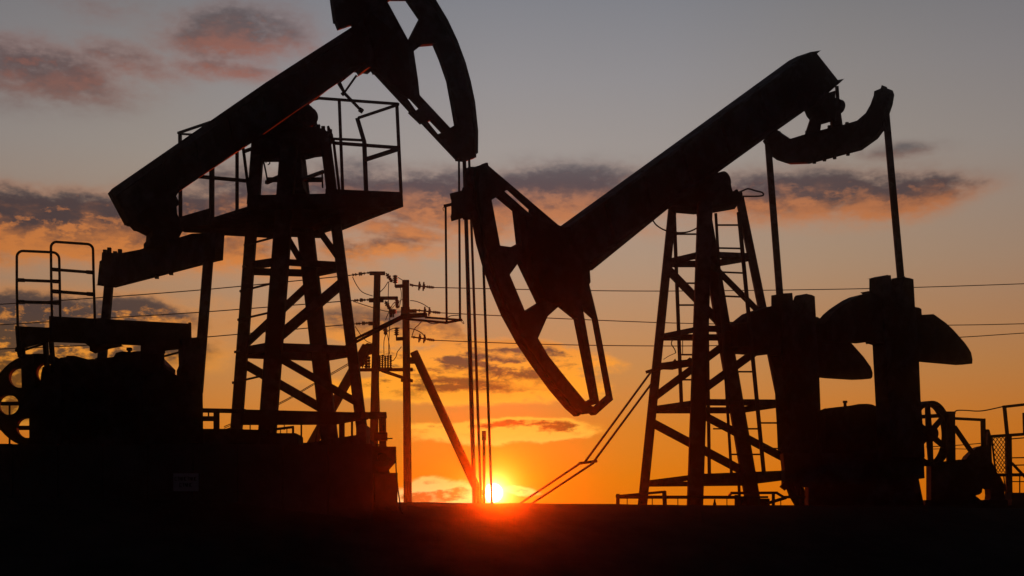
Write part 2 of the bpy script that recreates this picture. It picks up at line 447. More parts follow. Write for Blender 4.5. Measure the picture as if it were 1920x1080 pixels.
# ================================================================== pumpjack with its head raised (left)
J = Thing('pumpjack', 'pumpjack with a railed platform round its tower top and its horse head raised', 'pumpjack', P(575, 832, 22.9), 'pumpjacks')
BP = Plane(560, 200, 23, 27)                   # plane of the walking beam
DM1, DM2, DL, DR = 22.3, 23.6, 23.1, 22.8      # tower corners: nearest, farthest, left, right
LEGS = [((484, 262), (441, 836), DL, 20), ((543, 262), (499.5, 836), DM1, 31), ((553, 262), (619.5, 836), DM2, 30), ((610, 262), (682.5, 836), DR, 19)]
for a, b, D, w in LEGS:
    bm = B(); bar(bm, a, b, D - .12 if D < 23 else D, w, D, w + 1, t=.22 if w > 25 else .16)
    bar(bm, (b[0], b[1] - 9), (b[0], b[1] + 2), D, w + 12, D, w + 16, t=.4)          # foot plate
    J.part('leg', bm, STEEL)
for a, b, D, D2, w in [((475, 495), (515, 489), DL, DM1, 13), ((540, 491), (635, 496), DM1, DR, 11), ((473, 508), (572, 511), DL, DM2, 12), ((588, 510), (637, 500), DM2, DR, 13),
                       ((462, 656), (512, 647), DL, DM1, 14), ((525, 650), (657, 655), DM1, DR, 14), ((462, 663), (592, 668), DL, DM2, 15), ((604, 668), (658, 659), DM2, DR, 15)]:
    bm = B(); angle_bar(bm, a, b, D, w, D2); J.part('girt', bm, STEEL)
for a, b, D, D2, w in [((462, 642), (574, 537), DL, DM2, 13), ((522, 630), (640, 530), DM1, DR, 17), ((461, 684), (602, 765), DL, DM2, 17), ((520, 669), (672, 756), DM1, DR, 14),
                       ((534, 438), (568, 496), DM1, DM2, 12), ((598, 432), (634, 482), DM2, DR, 12)]:
    bm = B(); angle_bar(bm, a, b, D, w, D2); J.part('brace', bm, STEEL)
# step irons between the left and the near leg
for a, b in [((459, 459.5), (514, 445)), ((451, 546), (511, 531)), ((447, 599.5), (506, 586)), ((437, 717.5), (490, 705)), ((456, 500), (462, 498)), ((441, 660), (452, 657))]:
    bm = B(); bar(bm, a, b, DL, 3.4, DM1); disc3(bm, P(*a, DL), Vector((1, 0, 0)), .022, .03, 10); J.part('step_iron', bm, STEEL2)
# tower head: posts, cap beams, bearing
bm = B(); plate(bm, Plane(548, 260, 22.9, 0), [(478, 264), (477, 262), (500, 254), (596, 236), (600, 236), (600, 241), (607, 240), (612, 246), (624, 245), (625, 252), (621, 253), (622, 264), (619, 292), (604, 292), (573, 300), (523, 302), (500, 304), (479, 304)], .5)
J.part('bearing_base', bm, STEEL)
bm = B(); plate(bm, Plane(548, 240, 22.8, 0), [(476, 266), (480, 262), (578, 195), (588, 204), (592, 214), (594, 226), (597, 240), (540, 258)], .4); J.part('saddle', bm, STEEL)
bm = B(); plate(bm, Plane(548, 320, 22.6, 0), [(523, 296), (573, 296), (574, 340), (577, 366), (520, 366), (522, 340)], .5); J.part('centre_post', bm, STEEL)
bm = B(); bar(bm, (484, 264), (475, 385), DL - .3, 22); J.part('corner_post', bm, STEEL)
bm = B(); bar(bm, (612, 262), (621, 360), DR, 15); J.part('corner_post', bm, STEEL)
bm = B(); bar(bm, (604, 262), (618, 360), DM2, 8); J.part('corner_post', bm, STEEL)
for a, b, D, D2, w in [((486, 300), (526, 300), DL, DM1, 6), ((570, 294), (612, 289), DM1, DR, 6), ((500, 342), (530, 329), DM2, DL, 7), ((565, 337), (606, 322), DM1, DM2, 6), ((500, 337), (604, 337), 22.7, 22.7, 8), ((604, 325), (605, 352), DM2, DM2, 3)]:
    bm = B(); bar(bm, a, b, D, w, D2); J.part('girt', bm, STEEL2)
bm = B(); wire(bm, [(494, 302), (498, 320), (501, 337)], 23.2, 3.2); wire(bm, [(498, 305), (503, 301), (506, 306), (502, 309)], 23.2, 2.2); J.part('grease_line', bm, CABLE)
c = P(577, 220, 22.6)
bm = B(); disc3(bm, c, BP.n, 17.5 * 22.6 / F, .16, 32); disc3(bm, c, BP.n, 8 * 22.6 / F, .24, 20); J.part('centre_bearing', bm, STEEL2)
for x, y in ((597, 236), (606, 239), (619, 245)):
    bm = B(); bar(bm, (x, y - 2), (x, y + 8), 22.7, 7); J.part('bearing_bolt', bm, STEEL2)
# walking beam: web box with top and bottom flanges
bm = B()
plate(bm, BP, [(199, 362), (491, 160), (560, 115), (655, 54), (720, 12), (735, 60), (703, 128), (690, 139), (664, 135.5), (637, 157), (633, 155), (578, 198), (476, 265.5), (339, 357), (300, 384), (243, 424), (232, 424)], .34)
for o in (-.24, .24):
    plate(bm, BP.moved(o), [(206, 361), (491, 164), (655, 58), (662, 66), (491, 175), (212, 372)], .14)
    plate(bm, BP.moved(o), [(330, 353), (476, 255), (640, 142), (644, 149), (476, 263), (334, 361)], .14)
wb = J.part('walking_beam', bm, STEEL)
for k in range(4):
    bm = B(); x = 300 + k * 62
    plate(bm, BP.moved(.2), [(x, 289.0 - .69 * (x - 305)), (x + 4, 286.5 - .69 * (x - 305)), (x + 18, 352 - .69 * (x - 305)), (x + 14, 354 - .69 * (x - 305))], .06)
    sub(J, wb, 'stiffener', bm, STEEL)
# saddle under the raised end of the beam with its latch rods
bm = B(); plate(bm, BP.moved(.1), [(640, 140), (665, 132), (672, 143), (676, 141), (693, 131), (700, 118), (660, 110), (630, 130)], .5); J.part('head_latch', bm, STEEL2)
bm = B(); bar(bm, (668, 142), (644, 176), 23.6, 3.4, 23.3); bar(bm, (641, 178), (646, 173), 23.3, 6); bar(bm, (636, 156), (647, 176), 23.5, 8, 23.3, 5); bar(bm, (646, 175), (677, 207), 23.3, 5.5, 23.0, 5); bar(bm, (674, 205), (680, 209), 23.0, 8); J.part('latch_rod', bm, STEEL2)
# horse head
HEAD = [(893, 297), (892, 250), (886, 195), (878, 158), (868, 122), (852, 80), (834, 42), (811, 4), (784, -34), (752, -70), (716, -100), (676, -118), (640, -112), (616, -60), (618, 0), (624, 44), (627, 45), (632, 57.5), (657, 49), (672, 60), (690, 126), (699, 141), (701, 140), (766, 210), (765, 213), (788, 235), (790, 233), (853, 300), (854, 303), (870, 304.5)]
HOLES = [[(727, 4), (731, 2), (760, 2), (784, 37), (765, 74)], [(776, 96), (786, 88), (811, 86), (822, 112), (836, 152), (845, 200), (851, 235), (844, 239), (787, 178), (784, 150)],
         [(763, 185), (767, 186), (784, 204), (780, 207)], [(803, 229), (806, 228), (826, 249), (821, 251)]]
bm = B(); plate(bm, BP, HEAD, .14, HOLES); hh = J.part('horse_head', bm, STEEL)
bm = B(); plate(bm, BP, [(893, 297), (892, 250), (886, 195), (878, 158), (868, 122), (852, 80), (834, 42), (811, 4), (784, -34), (752, -70), (745, -64), (777, -29), (803, 8), (826, 46), (844, 84), (859, 124), (869, 160), (877, 197), (883, 250), (883, 296)], .3); sub(J, hh, 'rope_track', bm, STEEL2)
bm = B(); plate(bm, BP.moved(.2), [(690, 20), (740, 60), (765, 100), (772, 170), (760, 190), (708, 135), (696, 90), (680, 40)], .12); sub(J, hh, 'cheek_plate', bm, STEEL2)
# ropes from the head
for a, b, D2, w in [((860.5, 300), (862.5, 598), 21.5, 4), ((870.5, 298), (890, 955), 20.6, 7.2), ((879.5, 296), (902.5, 955), 20.9, 4.6)]:
    bm = B(); wire(bm, [a, b], BP.depth(872), w, D2); J.part('bridle_rope', bm, CABLE)
# tail hanger and equalizer
EP = Plane(300, 455, 21.9, -47)
bm = B(); plate(bm, BP.moved(.05), [(236, 424), (243, 425), (250, 433), (256, 434), (274, 443), (273, 453), (269, 458), (269, 470), (300, 474), (333, 450), (341, 435), (337, 412), (332, 401), (331, 388), (335, 384), (334, 376), (330, 368), (340, 352), (300, 366)], .5); J.part('tail_bearing', bm, STEEL2)
bm = B(); plate(bm, EP, [(182, 535), (186.5, 489.5), (190, 488), (191, 473), (229, 475), (269, 466), (334, 446), (367, 437), (421, 436), (418, 488), (400, 492), (210, 541.5), (198, 535.5), (189, 537.5)], .14); eq = J.part('equalizer', bm, STEEL)
for x, y, h in ((197, 471, 5), (205, 469, 9), (225, 472, 9), (216, 473, 3), (294, 519, 5), (321, 512, 5)):
    bm = B(); bar(bm, (x, y - h / 2), (x, y + h / 2 + 1), EP.depth(x), 7); sub(J, eq, 'bolt', bm, STEEL2)
for a, b, c, w, D, D2 in [((204, 536), (198, 600), (190, 690), 15, EP.depth(204), 22.3), ((390.5, 488), (380.5, 634), (371, 735), 17, EP.depth(390), 20.6)]:
    bm = B(); bar(bm, a, c, D, w, D2, w + .5, t=.12); J.part('pitman', bm, STEEL)
# crank with its counterweights (low, at the near side) and the far crank
CP = Plane(345, 720, 20.3, 27)
bm = B(); plate(bm, CP, [(357, 634), (388, 633), (379, 721), (380.5, 765), (381, 850), (330, 850), (331, 695), (335, 686), (334, 655), (330, 642), (334, 634)], .3); J.part('crank', bm, STEEL)
bm = B(); plate(bm, CP.moved(.25), [(262, 710), (308, 690), (333, 705), (374, 700), (378, 830), (262, 840)], .3); J.part('counterweight', bm, STEEL2)
FP = Plane(200, 720, 22.6, 27)
bm = B(); plate(bm, FP, [(176, 672), (202, 672), (208, 760), (210, 850), (160, 850), (165, 760)], .3, shrink=.5); J.part('crank', bm, STEEL)
# gearbox
bm = B(); plate(bm, Plane(190, 760, 21.3, 0), [(108, 690), (113, 671), (125, 669.5), (125.5, 667), (158, 667.5), (161, 673), (168, 675), (178, 674), (183, 676), (197, 671), (213, 669), (217, 662), (224, 660), (240, 660), (246, 661), (262, 658), (308, 657), (309, 672), (331, 694), (331, 850), (95, 850), (98, 760), (97, 720)], .6); gb = J.part('gearbox', bm, STEEL)
bm = B(); bar(bm, (242.5, 652.5), (242.5, 663), 20.8, 5); bar(bm, (242.5, 652), (242.5, 657.5), 20.8, 9); sub(J, gb, 'breather_cap', bm, STEEL2)
# belt pulley with six round holes
WP = Plane(72, 752, 20.6, 8)
pc = (72, 752)
bm = B(); plate(bm, WP, circ(72, 752, 87, 56), .16, [circ(72 + 54.5 * math.cos(math.radians(a)), 752 - 54.5 * math.sin(math.radians(a)), 18.5, 22) for a in (71, 128, 188, 249, 309, 9)], shrink=.5)
wl = J.part('belt_pulley', bm, STEEL2)
bm = B()
for k in range(4): tube3(bm, [WP.at(*q, (k - 1.5) * .055 ) for q in circ(72, 752, 87, 48) + [circ(72, 752, 87, 48)[0]]], .018, 6)
sub(J, wl, 'rim', bm, STEEL2)
bm = B(); disc3(bm, WP.at(72, 752), WP.n, .17, .5, 20); sub(J, wl, 'hub', bm, STEEL2)
bm = B(); bar(bm, (-40, 757), (200, 756), 21.2, 7); bar(bm, (18, 756), (18, 850), 21.2, 3); bar(bm, (-40, 802.5), (130, 802), 21.2, 8); J.part('pulley_support', bm, STEEL2)
for q in ([(39, 664), (60, 664), (63, 738), (41, 742)], [(80, 688), (95, 684), (112, 690), (112, 840), (55, 840), (54.5, 786), (80, 745), (76, 712), (77, 700)]):
    bm = B(); p = [P(*k, 20.35) for k in q]; prism(bm, p, [k + Vector((0, .08, 0)) for k in p]); J.part('belt_guard', bm, STEEL2)
# ---- platform round the tower top
bm = B(); zb = 7.0
NL, NR, FL, FR = (464, 393), (756, 386.5), (333, 434), (642, 425)
def tri_slab(bm, corners, t):
    prism(bm, corners, [p + Vector((0, 0, t)) for p in corners])
DN, DF = 22.0, 23.8
tri_slab(bm, [P(*NL, DN), P(*NR, DN), P(642, 432, DF), P(*FL, DF)], .05)
J.part('platform_deck', bm, STEEL2)
for a0, a1, b0, b1, D, D2 in [((464, 366), (464, 394), (754.5, 360), (756, 387), DN, DN), ((610, 354), (610, 366), (754, 360), (754, 372), DN - .02, DN - .02), ((335, 408), (333, 434), (640, 414), (642, 430), DF, DF), ((339, 406), (337, 430), (394, 390), (394, 420), DF - .1, DF - .9), ((754.5, 360), (756, 387), (640, 414), (642, 430), DN, DF)]:
    p = [P(*a0, D), P(*b0, D2), P(*b1, D2), P(*a1, D)]
    bm = B(); prism(bm, p, [q + Vector((0, .03, 0)) for q in p]); J.part('toe_board', bm, STEEL2)
for a, b, D, D2, w in [((730, 392), (587, 438), DN + .1, DF, 9), ((345, 430), (600, 441), DF - .2, DF - .2, 10), ((400, 412), (466, 400), DF - .3, DN, 6), ((640, 396), (560, 432), DN, DF, 7)]:
    bm = B(); bar(bm, a, b, D, w, D2); J.part('platform_joist', bm, STEEL2)
bm = B()
tri_slab(bm, [P(402, 428, DF - .8), P(530, 430, DF - .9), P(600, 441, DF - .1), P(421, 440.5, DF)], .06)
p = [P(394, 406.5, DF - .5), P(468, 412.5, DF - .5), P(540, 416, DF - .5), P(540, 448, DF - .5), P(462, 443, DF - .5), P(421, 441, DF - .5), P(394, 436, DF - .5)]
prism(bm, p, [q + Vector((0, .03, 0)) for q in p]); J.part('toe_board', bm, STEEL2)
def rails(name, segs, D=None, lab=None):
    bm = B()
    for s in segs:
        a, b, w, D1, D2 = s
        bar(bm, a, b, D1, w, D2)
    return bm
rl = J.part('platform_railing', rails('r', [((596, 184), (747, 195), 4.6, DF - .4, DN), ((672, 221), (747, 196), 4.6, DN - .5, DN), ((625, 268), (748, 277), 5.4, DF - .4, DN), ((620, 260), (679, 263), 4, DF - .4, DN - .5), ((686, 299), (748, 279), 7, DN - .5, DN)]), RAIL)
for pts in ([(636, 186), (642.5, 356)], [(670, 222), (683, 266), (686.5, 358)], [(744, 194), (752, 362)], [(625, 262), (636, 356)]):
    bm = B(); D = {636: 22.9, 670: 21.55, 744: 22.0, 625: 23.2}[pts[0][0]]; w = {636: 5.6, 670: 8, 744: 6.2, 625: 5}[pts[0][0]]
    for a, b in zip(pts, pts[1:]): bar(bm, a, b, D, w)
    sub(J, rl, 'post', bm, RAIL)
rl = J.part('platform_railing', rails('r', [((334, 249.5), (396, 228.5), 4.4, DF, DF - .6), ((396, 228.5), (600, 184), 4.2, DF - .6, DF - .4), ((336, 251), (392, 254), 3.6, DF, DF), ((372, 331), (472, 340), 6.2, DF - .4, DF - .4), ((458, 284), (480, 276), 5.5, DF - .4, DF - 1)]), RAIL)
for a, b, w, D in [((337.5, 248), (338.5, 410), 6.4, DF), ((397.5, 229), (397, 410), 9, DF - .6), ((444.5, 250), (444.5, 412), 6, DF - .4), ((455, 270), (467, 365), 5.2, DF - 1)]:
    bm = B(); bar(bm, a, b, D, w); sub(J, rl, 'post', bm, RAIL)
# base frame round the tower foot: toe board, rails and posts
bm = B()
p = [P(*q, 22.0) for q in ((453, 767.5), (668, 773), (690, 773), (690, 786), (672, 788), (628, 796), (453, 796.5))]
prism(bm, p, [q + Vector((0, .06, 0)) for q in p]); bar(bm, (379, 769.5), (460, 771), 22.2, 8, 22.0); bar(bm, (672, 779), (722, 779), 22.0, 12, 22.3); J.part('base_beam', bm, STEEL2)
for a, b, D, w in [((717, 773), (718, 846), 22.3, 13), ((406, 772), (406, 838), 22.6, 10), ((391, 768), (391, 783), 22.6, 2.5), ((565, 794), (565, 836), 22.1, 3), ((641, 790), (641, 836), 22.2, 10), ((660, 788), (660, 836), 22.2, 4), ((598, 792), (590, 836), 22.2, 2.2), ((469, 796), (469, 812), 22.2, 2), ((533, 796), (533, 806), 22.2, 1.6), ((517, 797), (517, 812), 22.2, 1.6)]:
    bm = B(); bar(bm, a, b, D, w); J.part('base_post', bm, STEEL2)
for a, b, D, w in [((378, 785), (402, 785), 22.6, 9), ((702, 818.5), (726, 818.5), 22.2, 15), ((722, 822.5), (736, 822), 22.2, 2.2), ((704, 835), (711, 834), 22.2, 3), ((420, 806), (440, 800), 22.5, 2)]:
    bm = B(); bar(bm, a, b, D, w); J.part('base_rail', bm, STEEL2)
bm = B(); plate(bm, Plane(560, 830, 22.2, 0), [(380, 806), (432, 806), (515, 808.5), (516, 834), (560, 832.5), (604, 830), (633, 823), (670, 817.5), (670, 804), (676, 798), (684, 796), (692, 800), (693, 836), (722, 839), (722, 872), (380, 872)], .7, shrink=.4); J.part('skid_beam', bm, STEEL)
# hinged guide arm that reaches out to the rope hanger
bm = B()
bar(bm, (640, 656), (668, 636.5), 22.8, 5, 22.6); bar(bm, (668, 634.5), (753, 593), 22.6, 4.4, 21.8); bar(bm, (664, 643), (753, 597), 22.6, 4.4, 21.8)
bar(bm, (753, 593), (799, 590.5), 21.8, 8, 21.6); bar(bm, (750, 597), (836, 605), 21.8, 4, 21.5); bar(bm, (797, 595), (866, 600), 21.6, 3.6, 21.5); bar(bm, (834, 605.5), (867, 599.5), 21.5, 4, 21.5)
wire(bm, [(838, 596), (846, 592), (860, 591)], 21.5, 1.6); wire(bm, [(862, 600), (868, 606), (870, 606), (866, 599)], 21.5, 1.2); wire(bm, [(798, 602), (812, 607), (830, 604)], 21.6, 1.6)
J.part('guide_arm', bm, STEEL2)

# ------------------------------------------------------------------ gearbox service platform with two hoop handrails
T = Thing('service_platform', 'service platform with two looped handrails above the gearbox beside the holed belt pulley', 'platform', P(200, 832, 20.4))
SD = 20.2
bm = B(); p = [P(*q, SD) for q in ((92, 592.5), (353, 606.5), (353, 604.5), (357, 604.5), (357.5, 635), (374, 635), (374, 652), (335, 654), (308, 657), (308, 662), (265, 662), (265, 647), (92, 640.5))]
prism(bm, p, [q + Vector((0, .06, 0)) for q in p]); T.part('side_plate', bm, STEEL2)
bm = B(); p = [P(*q, SD - .3) for q in ((36, 611.5), (92, 614), (92, 640), (80, 642), (45, 651.5), (36, 652))]
prism(bm, p, [q + Vector((0, .05, 0)) for q in p]); T.part('step', bm, STEEL2)
for a, b, w, D in [((38.5, 640), (41, 670), 11, SD - .3), ((34, 612), (38, 665), 7, SD - .3), ((85, 640), (89, 700), 6.5, SD), ((96, 640), (101, 700), 5.5, SD + .2), ((286, 640), (286, 836), 42, SD + .2), ((360, 606 + 30), (360, 836), 38, SD + .4)]:
    bm = B(); bar(bm, a, b, D, w, t=.12); T.part('leg', bm, STEEL2)
for a, b, D, w in [((44, 657), (84, 644), SD, 3.6), ((308, 668), (336, 660.5), SD + .4, 3.4), ((30, 655), (46, 659), SD - .3, 9)]:
    bm = B(); bar(bm, a, b, D, w); T.part('strut', bm, STEEL2)
bm = B(); p = [P(*q, SD + .6) for q in ((157, 642), (168, 650), (168, 658), (183, 652), (200, 648), (222, 644))]; prism(bm, p, [q + Vector((0, .3, 0)) for q in p]); T.part('bracket', bm, STEEL2)
def hoop(pix, D, w, rungs):
    h = T.part('handrail', (lambda bm: (wire(bm, pix, D, w, k=1, n=10), bm)[1])(B()), RAIL)
    for a, b, ww in rungs:
        bm = B(); bar(bm, a, b, D, ww); bar(bm, a, (a[0] + (b[0] - a[0]) * .16, a[1] + (b[1] - a[1]) * .16), D, ww + 1.6); bar(bm, (b[0] - (b[0] - a[0]) * .16, b[1] - (b[1] - a[1]) * .16), b, D, ww + 1.6)
        sub(T, h, 'rail', bm, RAIL)
def arc(cx, cy, r, a0, a1): return circ(cx, cy, r, 6, None, a0, a1)
hoop([(34, 640), (31.5, 540)] + arc(43, 482, 11.5, 180, 90) + arc(98, 486, 13, 85, 0) + [(112, 530), (113, 600)], SD - .3, 5, [((33, 525), (112, 528), 5), ((33, 566), (113, 568), 5.5)])
hoop([(97.5, 600), (96, 520)] + arc(106, 464, 10.5, 180, 92) + arc(163, 469, 11.5, 85, 0) + [(175.5, 520), (178, 606)], SD, 5, [((97, 505), (175, 511), 5), ((97, 546), (176, 552), 5.5)])

# ------------------------------------------------------------------ foundation, sign, tank, gusset box
FD = 16.9
zt = P(0, 832, FD).z
bm = B()
x0, x1 = P(-60, 0, FD).x, P(700, 0, FD).x
n = 9
for i in range(n):
    a = x0 + (x1 - x0) * i / n; b = x0 + (x1 - x0) * (i + 1) / n - .012
    o = .006 * ((i * 7) % 3); z1 = zt - .004 * ((i * 5) % 4)
    q = [(a, FD + o), (b, FD + o), (b - 1.05, 25.4), (a - 1.05, 25.4)]      # the block stands turned a little from the view
    prism(bm, [Vector((x, y, -.3)) for x, y in q], [Vector((x, y, z1)) for x, y in q])
solo('concrete_foundation', bm, CONC, 'tall dark concrete foundation under the pumpjack with the raised head', 'foundation')
bm = B(); q = [(P(703, 0, 17.4).x, 17.4), (P(745.5, 0, 17.4).x, 17.4), (P(744, 0, 18.6).x, 18.6), (P(700, 0, 18.6).x, 18.6)]
prism(bm, [Vector((x, y, -.3)) for x, y in q], [Vector((x, y, P(0, 886.5, 17.4).z)) for x, y in q])
solo('concrete_block', bm, CONC, 'low concrete block at the end of the tall foundation, beside the second power pole', 'block')
G1 = Thing('gusset_bracket', 'steel gusset bracket with a round hole on the low concrete block', 'bracket', P(722, 888, 18.2))
bm = B(); plate(bm, Plane(722, 860, 18.0, 0), [(688, 838), (742.5, 837.5), (742.5, 866), (729, 881), (731, 888), (690, 888)], .08, [circ(716.5, 857, 9, 18)], shrink=0); G1.part('gusset', bm, STEEL2)
bm = B(); bar(bm, (719, 838), (719, 890), 18.2, 14, t=.1); G1.part('stiffener', bm, STEEL2)
bm = B(); wire(bm, [(742, 856), (743, 886), (746, 915), (751, 950), (754, 962)], 17.9, 2.6, 17.3, 4); solo('hanging_cable', bm, CABLE, 'thin cable hanging down the edge of the low concrete block', 'cable')
T2 = Thing('equipment_tank', 'small round-cornered tank with a handle at the foot of the railed tower', 'tank', P(530, 836, 21.0))
bm = B(); pr = [(488, 838), (488, 812)] + arc(553, 818, 6, 90, 0) + [(559.5, 838)]
p = [P(*q, 20.8) for q in pr]; prism(bm, p, [q + Vector((0, .5, 0)) for q in p]); T2.part('shell', bm, STEEL2)
bm = B(); bar(bm, (515, 805), (551, 800.5), 21.0, 4.5); bar(bm, (549.5, 800), (549.5, 814), 21.0, 4); bar(bm, (517, 804), (517, 814), 21.0, 2); bar(bm, (526, 804), (526, 814), 21, 1.5); bar(bm, (538, 803), (538, 814), 21, 1.5); T2.part('handle', bm, STEEL2)
# enamel sign: two worn lines of lettering
sg = Thing('warning_sign', 'small pale rectangular sign with two worn lines of lettering on the foundation', 'sign', P(348, 921, FD - .03))
bm = B(); a, b = P(325, 921, FD - .02), P(372, 887.5, FD - .02); box3(bm, (a.x, FD - .025, a.z), (b.x, FD - .004, b.z)); sg.part('panel', bm, SIGNM)
bm = B(); random.seed(4)
def worn(x0, x1, y0, y1, n):
    w = (x1 - x0) / n
    for i in range(n):
        l = x0 + i * w; r = l + w * .72
        kind = (i * 5 + n) % 4
        for q in ([((l, y0), (l, y1)), ((r, y0), (r, y1))], [((l, y0), (l, y1)), ((l, y0), (r, y0)), ((l, y1), (r, y1))], [((l, y0), (r, y0)), (((l + r) / 2, y0), ((l + r) / 2, y1))], [((l, y1), (l, y0)), ((l, y0), (r, y1)), ((r, y1), (r, y0))])[kind]:
            bar(bm, q[0], q[1], FD - .03, 1.1, t=.006)
worn(328, 370, 894.5, 901, 9); worn(337, 362, 906, 912.5, 5)
sg.part('lettering', bm, INK)
# ================================================================== pumpjack with its head lowered (right)
J = Thing('pumpjack', 'pumpjack on a bare lattice tower with its horse head lowered and two cranks upright', 'pumpjack', P(1350, 958, 23.0), 'pumpjacks')
BP = Plane(1325, 340, 23, 40)
DM1, DM2, DL, DR = 22.5, 23.7, 23.4, 24.9
for a, b, D, w in [((1262, 380), (1203, 962), DL, 16), ((1322, 380), (1302.5, 962), DM1, 28), ((1316, 380), (1415, 962), DM2, 26), ((1387, 372), (1508, 962), DR, 15)]:
    bm = B(); bar(bm, a, b, D, w - 1, D, w + 1, t=.2 if w > 20 else .15); bar(bm, (b[0], b[1] - 9), (b[0], b[1] + 2), D, w + 10, D, w + 14, t=.4); J.part('leg', bm, STEEL)
for a, b, D, D2, w in [((1256, 489), (1316, 475), DL, DM1, 10), ((1256, 494), (1338, 494), DL, DM2, 11), ((1322, 475.5), (1406, 479), DM1, DR, 10), ((1340, 493), (1407, 481.5), DM2, DR, 11),
                       ((1242, 630), (1312, 615.5), DL, DM1, 9), ((1240, 632), (1352, 632), DL, DM2, 11), ((1320, 615), (1434, 617), DM1, DR, 10), ((1356, 633), (1436, 620), DM2, DR, 11),
                       ((1231, 766), (1306, 755), DL, DM1, 11), ((1230, 769), (1376, 769), DL, DM2, 11), ((1318, 753.5), (1466, 754.5), DM1, DR, 11), ((1385, 769), (1466, 757), DM2, DR, 11),
                       ((1212, 906), (1298, 895), DL, DM1, 10), ((1210, 908), (1402, 906), DL, DM2, 9), ((1312, 894), (1488, 887), DM1, DR, 11), ((1405, 903), (1492, 892), DM2, DR, 11), ((1312, 901), (1402, 899), DM1, DM2, 14)]:
    bm = B(); angle_bar(bm, a, b, D, w, D2); J.part('girt', bm, STEEL)
for a, b, D, D2, w in [((1254, 505), (1350, 604), DL, DM2, 14), ((1330, 489), (1428, 587), DM1, DR, 9), ((1229, 743), (1354, 650), DL, DM2, 14), ((1322, 728), (1442, 641), DM1, DR, 15), ((1223, 792), (1394, 883), DL, DM2, 15), ((1322, 779), (1486, 866), DM1, DR, 13)]:
    bm = B(); angle_bar(bm, a, b, D, w, D2); J.part('brace', bm, STEEL)
# two ladders inside the tower
for s1, s2, rungs, D in [(((1264, 398), (1277.5, 754), 6.5), ((1323, 400), (1330, 890), 6), [(439, 439), (531, 531), (572, 572), (665, 665), (712, 712), (485, 485), (620, 620)], 23.6),
                         (((1342, 400), (1371.5, 890), 5), ((1385, 398), (1432.5, 890), 7), [(422, 422), (510, 512), (555, 557), (697, 697), (804, 804), (852, 852), (605, 605), (650, 650), (750, 750), (465, 466)], 23.0)]:
    bm = B(); bar(bm, s1[0], s1[1], D, s1[2]); bar(bm, s2[0], s2[1], D, s2[2]); ld = J.part('ladder', bm, RAIL)
    for y0, y1 in rungs:
        f = lambda s, y: s[0][0] + (s[1][0] - s[0][0]) * (y - s[0][1]) / (s[1][1] - s[0][1])
        bm = B(); bar(bm, (f(s1, y0), y0), (f(s2, y1), y1), D, 3); sub(J, ld, 'rung', bm, RAIL)
bm = B(); bar(bm, (1425, 793), (1462, 793), 22.9, 3); bar(bm, (1430, 840.5), (1466, 841), 22.9, 2.4); bar(bm, (1337, 804), (1368, 804), 22.9, 2.6); J.part('ladder_stay', bm, RAIL)
# saddle and bearing
bm = B(); plate(bm, Plane(1325, 375, 23.0, 0), [(1251, 392), (1268, 400), (1305, 402.5), (1344, 398.5), (1383, 391.5), (1391, 366), (1391, 360), (1384, 359), (1383, 355.5), (1376, 355), (1375, 358), (1370, 361), (1300, 335), (1270, 358)], .6); J.part('bearing_base', bm, STEEL)
bm = B(); plate(bm, Plane(1325, 360, 22.9, 0), [(1251, 394), (1256, 388), (1340, 327), (1362, 326), (1368, 334), (1370, 345), (1373, 357), (1378, 372), (1300, 396)], .4); J.part('saddle', bm, STEEL)
c = P(1352, 341, 22.9)
bm = B(); disc3(bm, c, BP.n, 18 * 22.9 / F, .16, 32); disc3(bm, c, BP.n, 8 * 22.9 / F, .24, 20); J.part('centre_bearing', bm, STEEL2)
bm = B(); wire(bm, [(1386, 360), (1394, 357), (1403, 354), (1418, 358), (1429, 361), (1431, 366), (1420, 368), (1391, 368)], 22.6, 3); J.part('wire_loop', bm, CABLE)
bm = B(); wire(bm, [(1222, 409), (1228, 419), (1236, 426), (1248, 432), (1268, 436), (1289, 435), (1306, 428), (1316, 420)], 23.2, 2.8); J.part('grease_line', bm, CABLE)
# walking beam
bm = B()
plate(bm, BP, [(1040, 432), (1050, 425), (1300, 243.5), (1490, 107), (1508, 99.5), (1537, 95.5), (1532, 101), (1571, 150), (1582, 148.5), (1574, 156), (1566, 163), (1520, 201), (1508, 208), (1459, 243), (1420, 270), (1252, 391), (1106, 507), (1060, 520)], .3)
for o in (-.24, .24):
    plate(bm, BP.moved(o), [(1056, 428), (1300, 251), (1490, 115), (1494, 123), (1300, 262), (1062, 436)], .14)
    plate(bm, BP.moved(o), [(1104, 492), (1252, 378), (1420, 257), (1500, 202), (1504, 208), (1424, 264), (1254, 386), (1110, 499)], .14)
wb = J.part('walking_beam', bm, STEEL)
for k in range(5):
    bm = B(); x = 1130 + k * 72; y = 367 - .722 * (x - 1130)
    plate(bm, BP.moved(.2), [(x, y + 5), (x + 4, y + 2), (x + 26, y + 84 - k * 3), (x + 22, y + 87 - k * 3)], .06)
    sub(J, wb, 'stiffener', bm, STEEL)
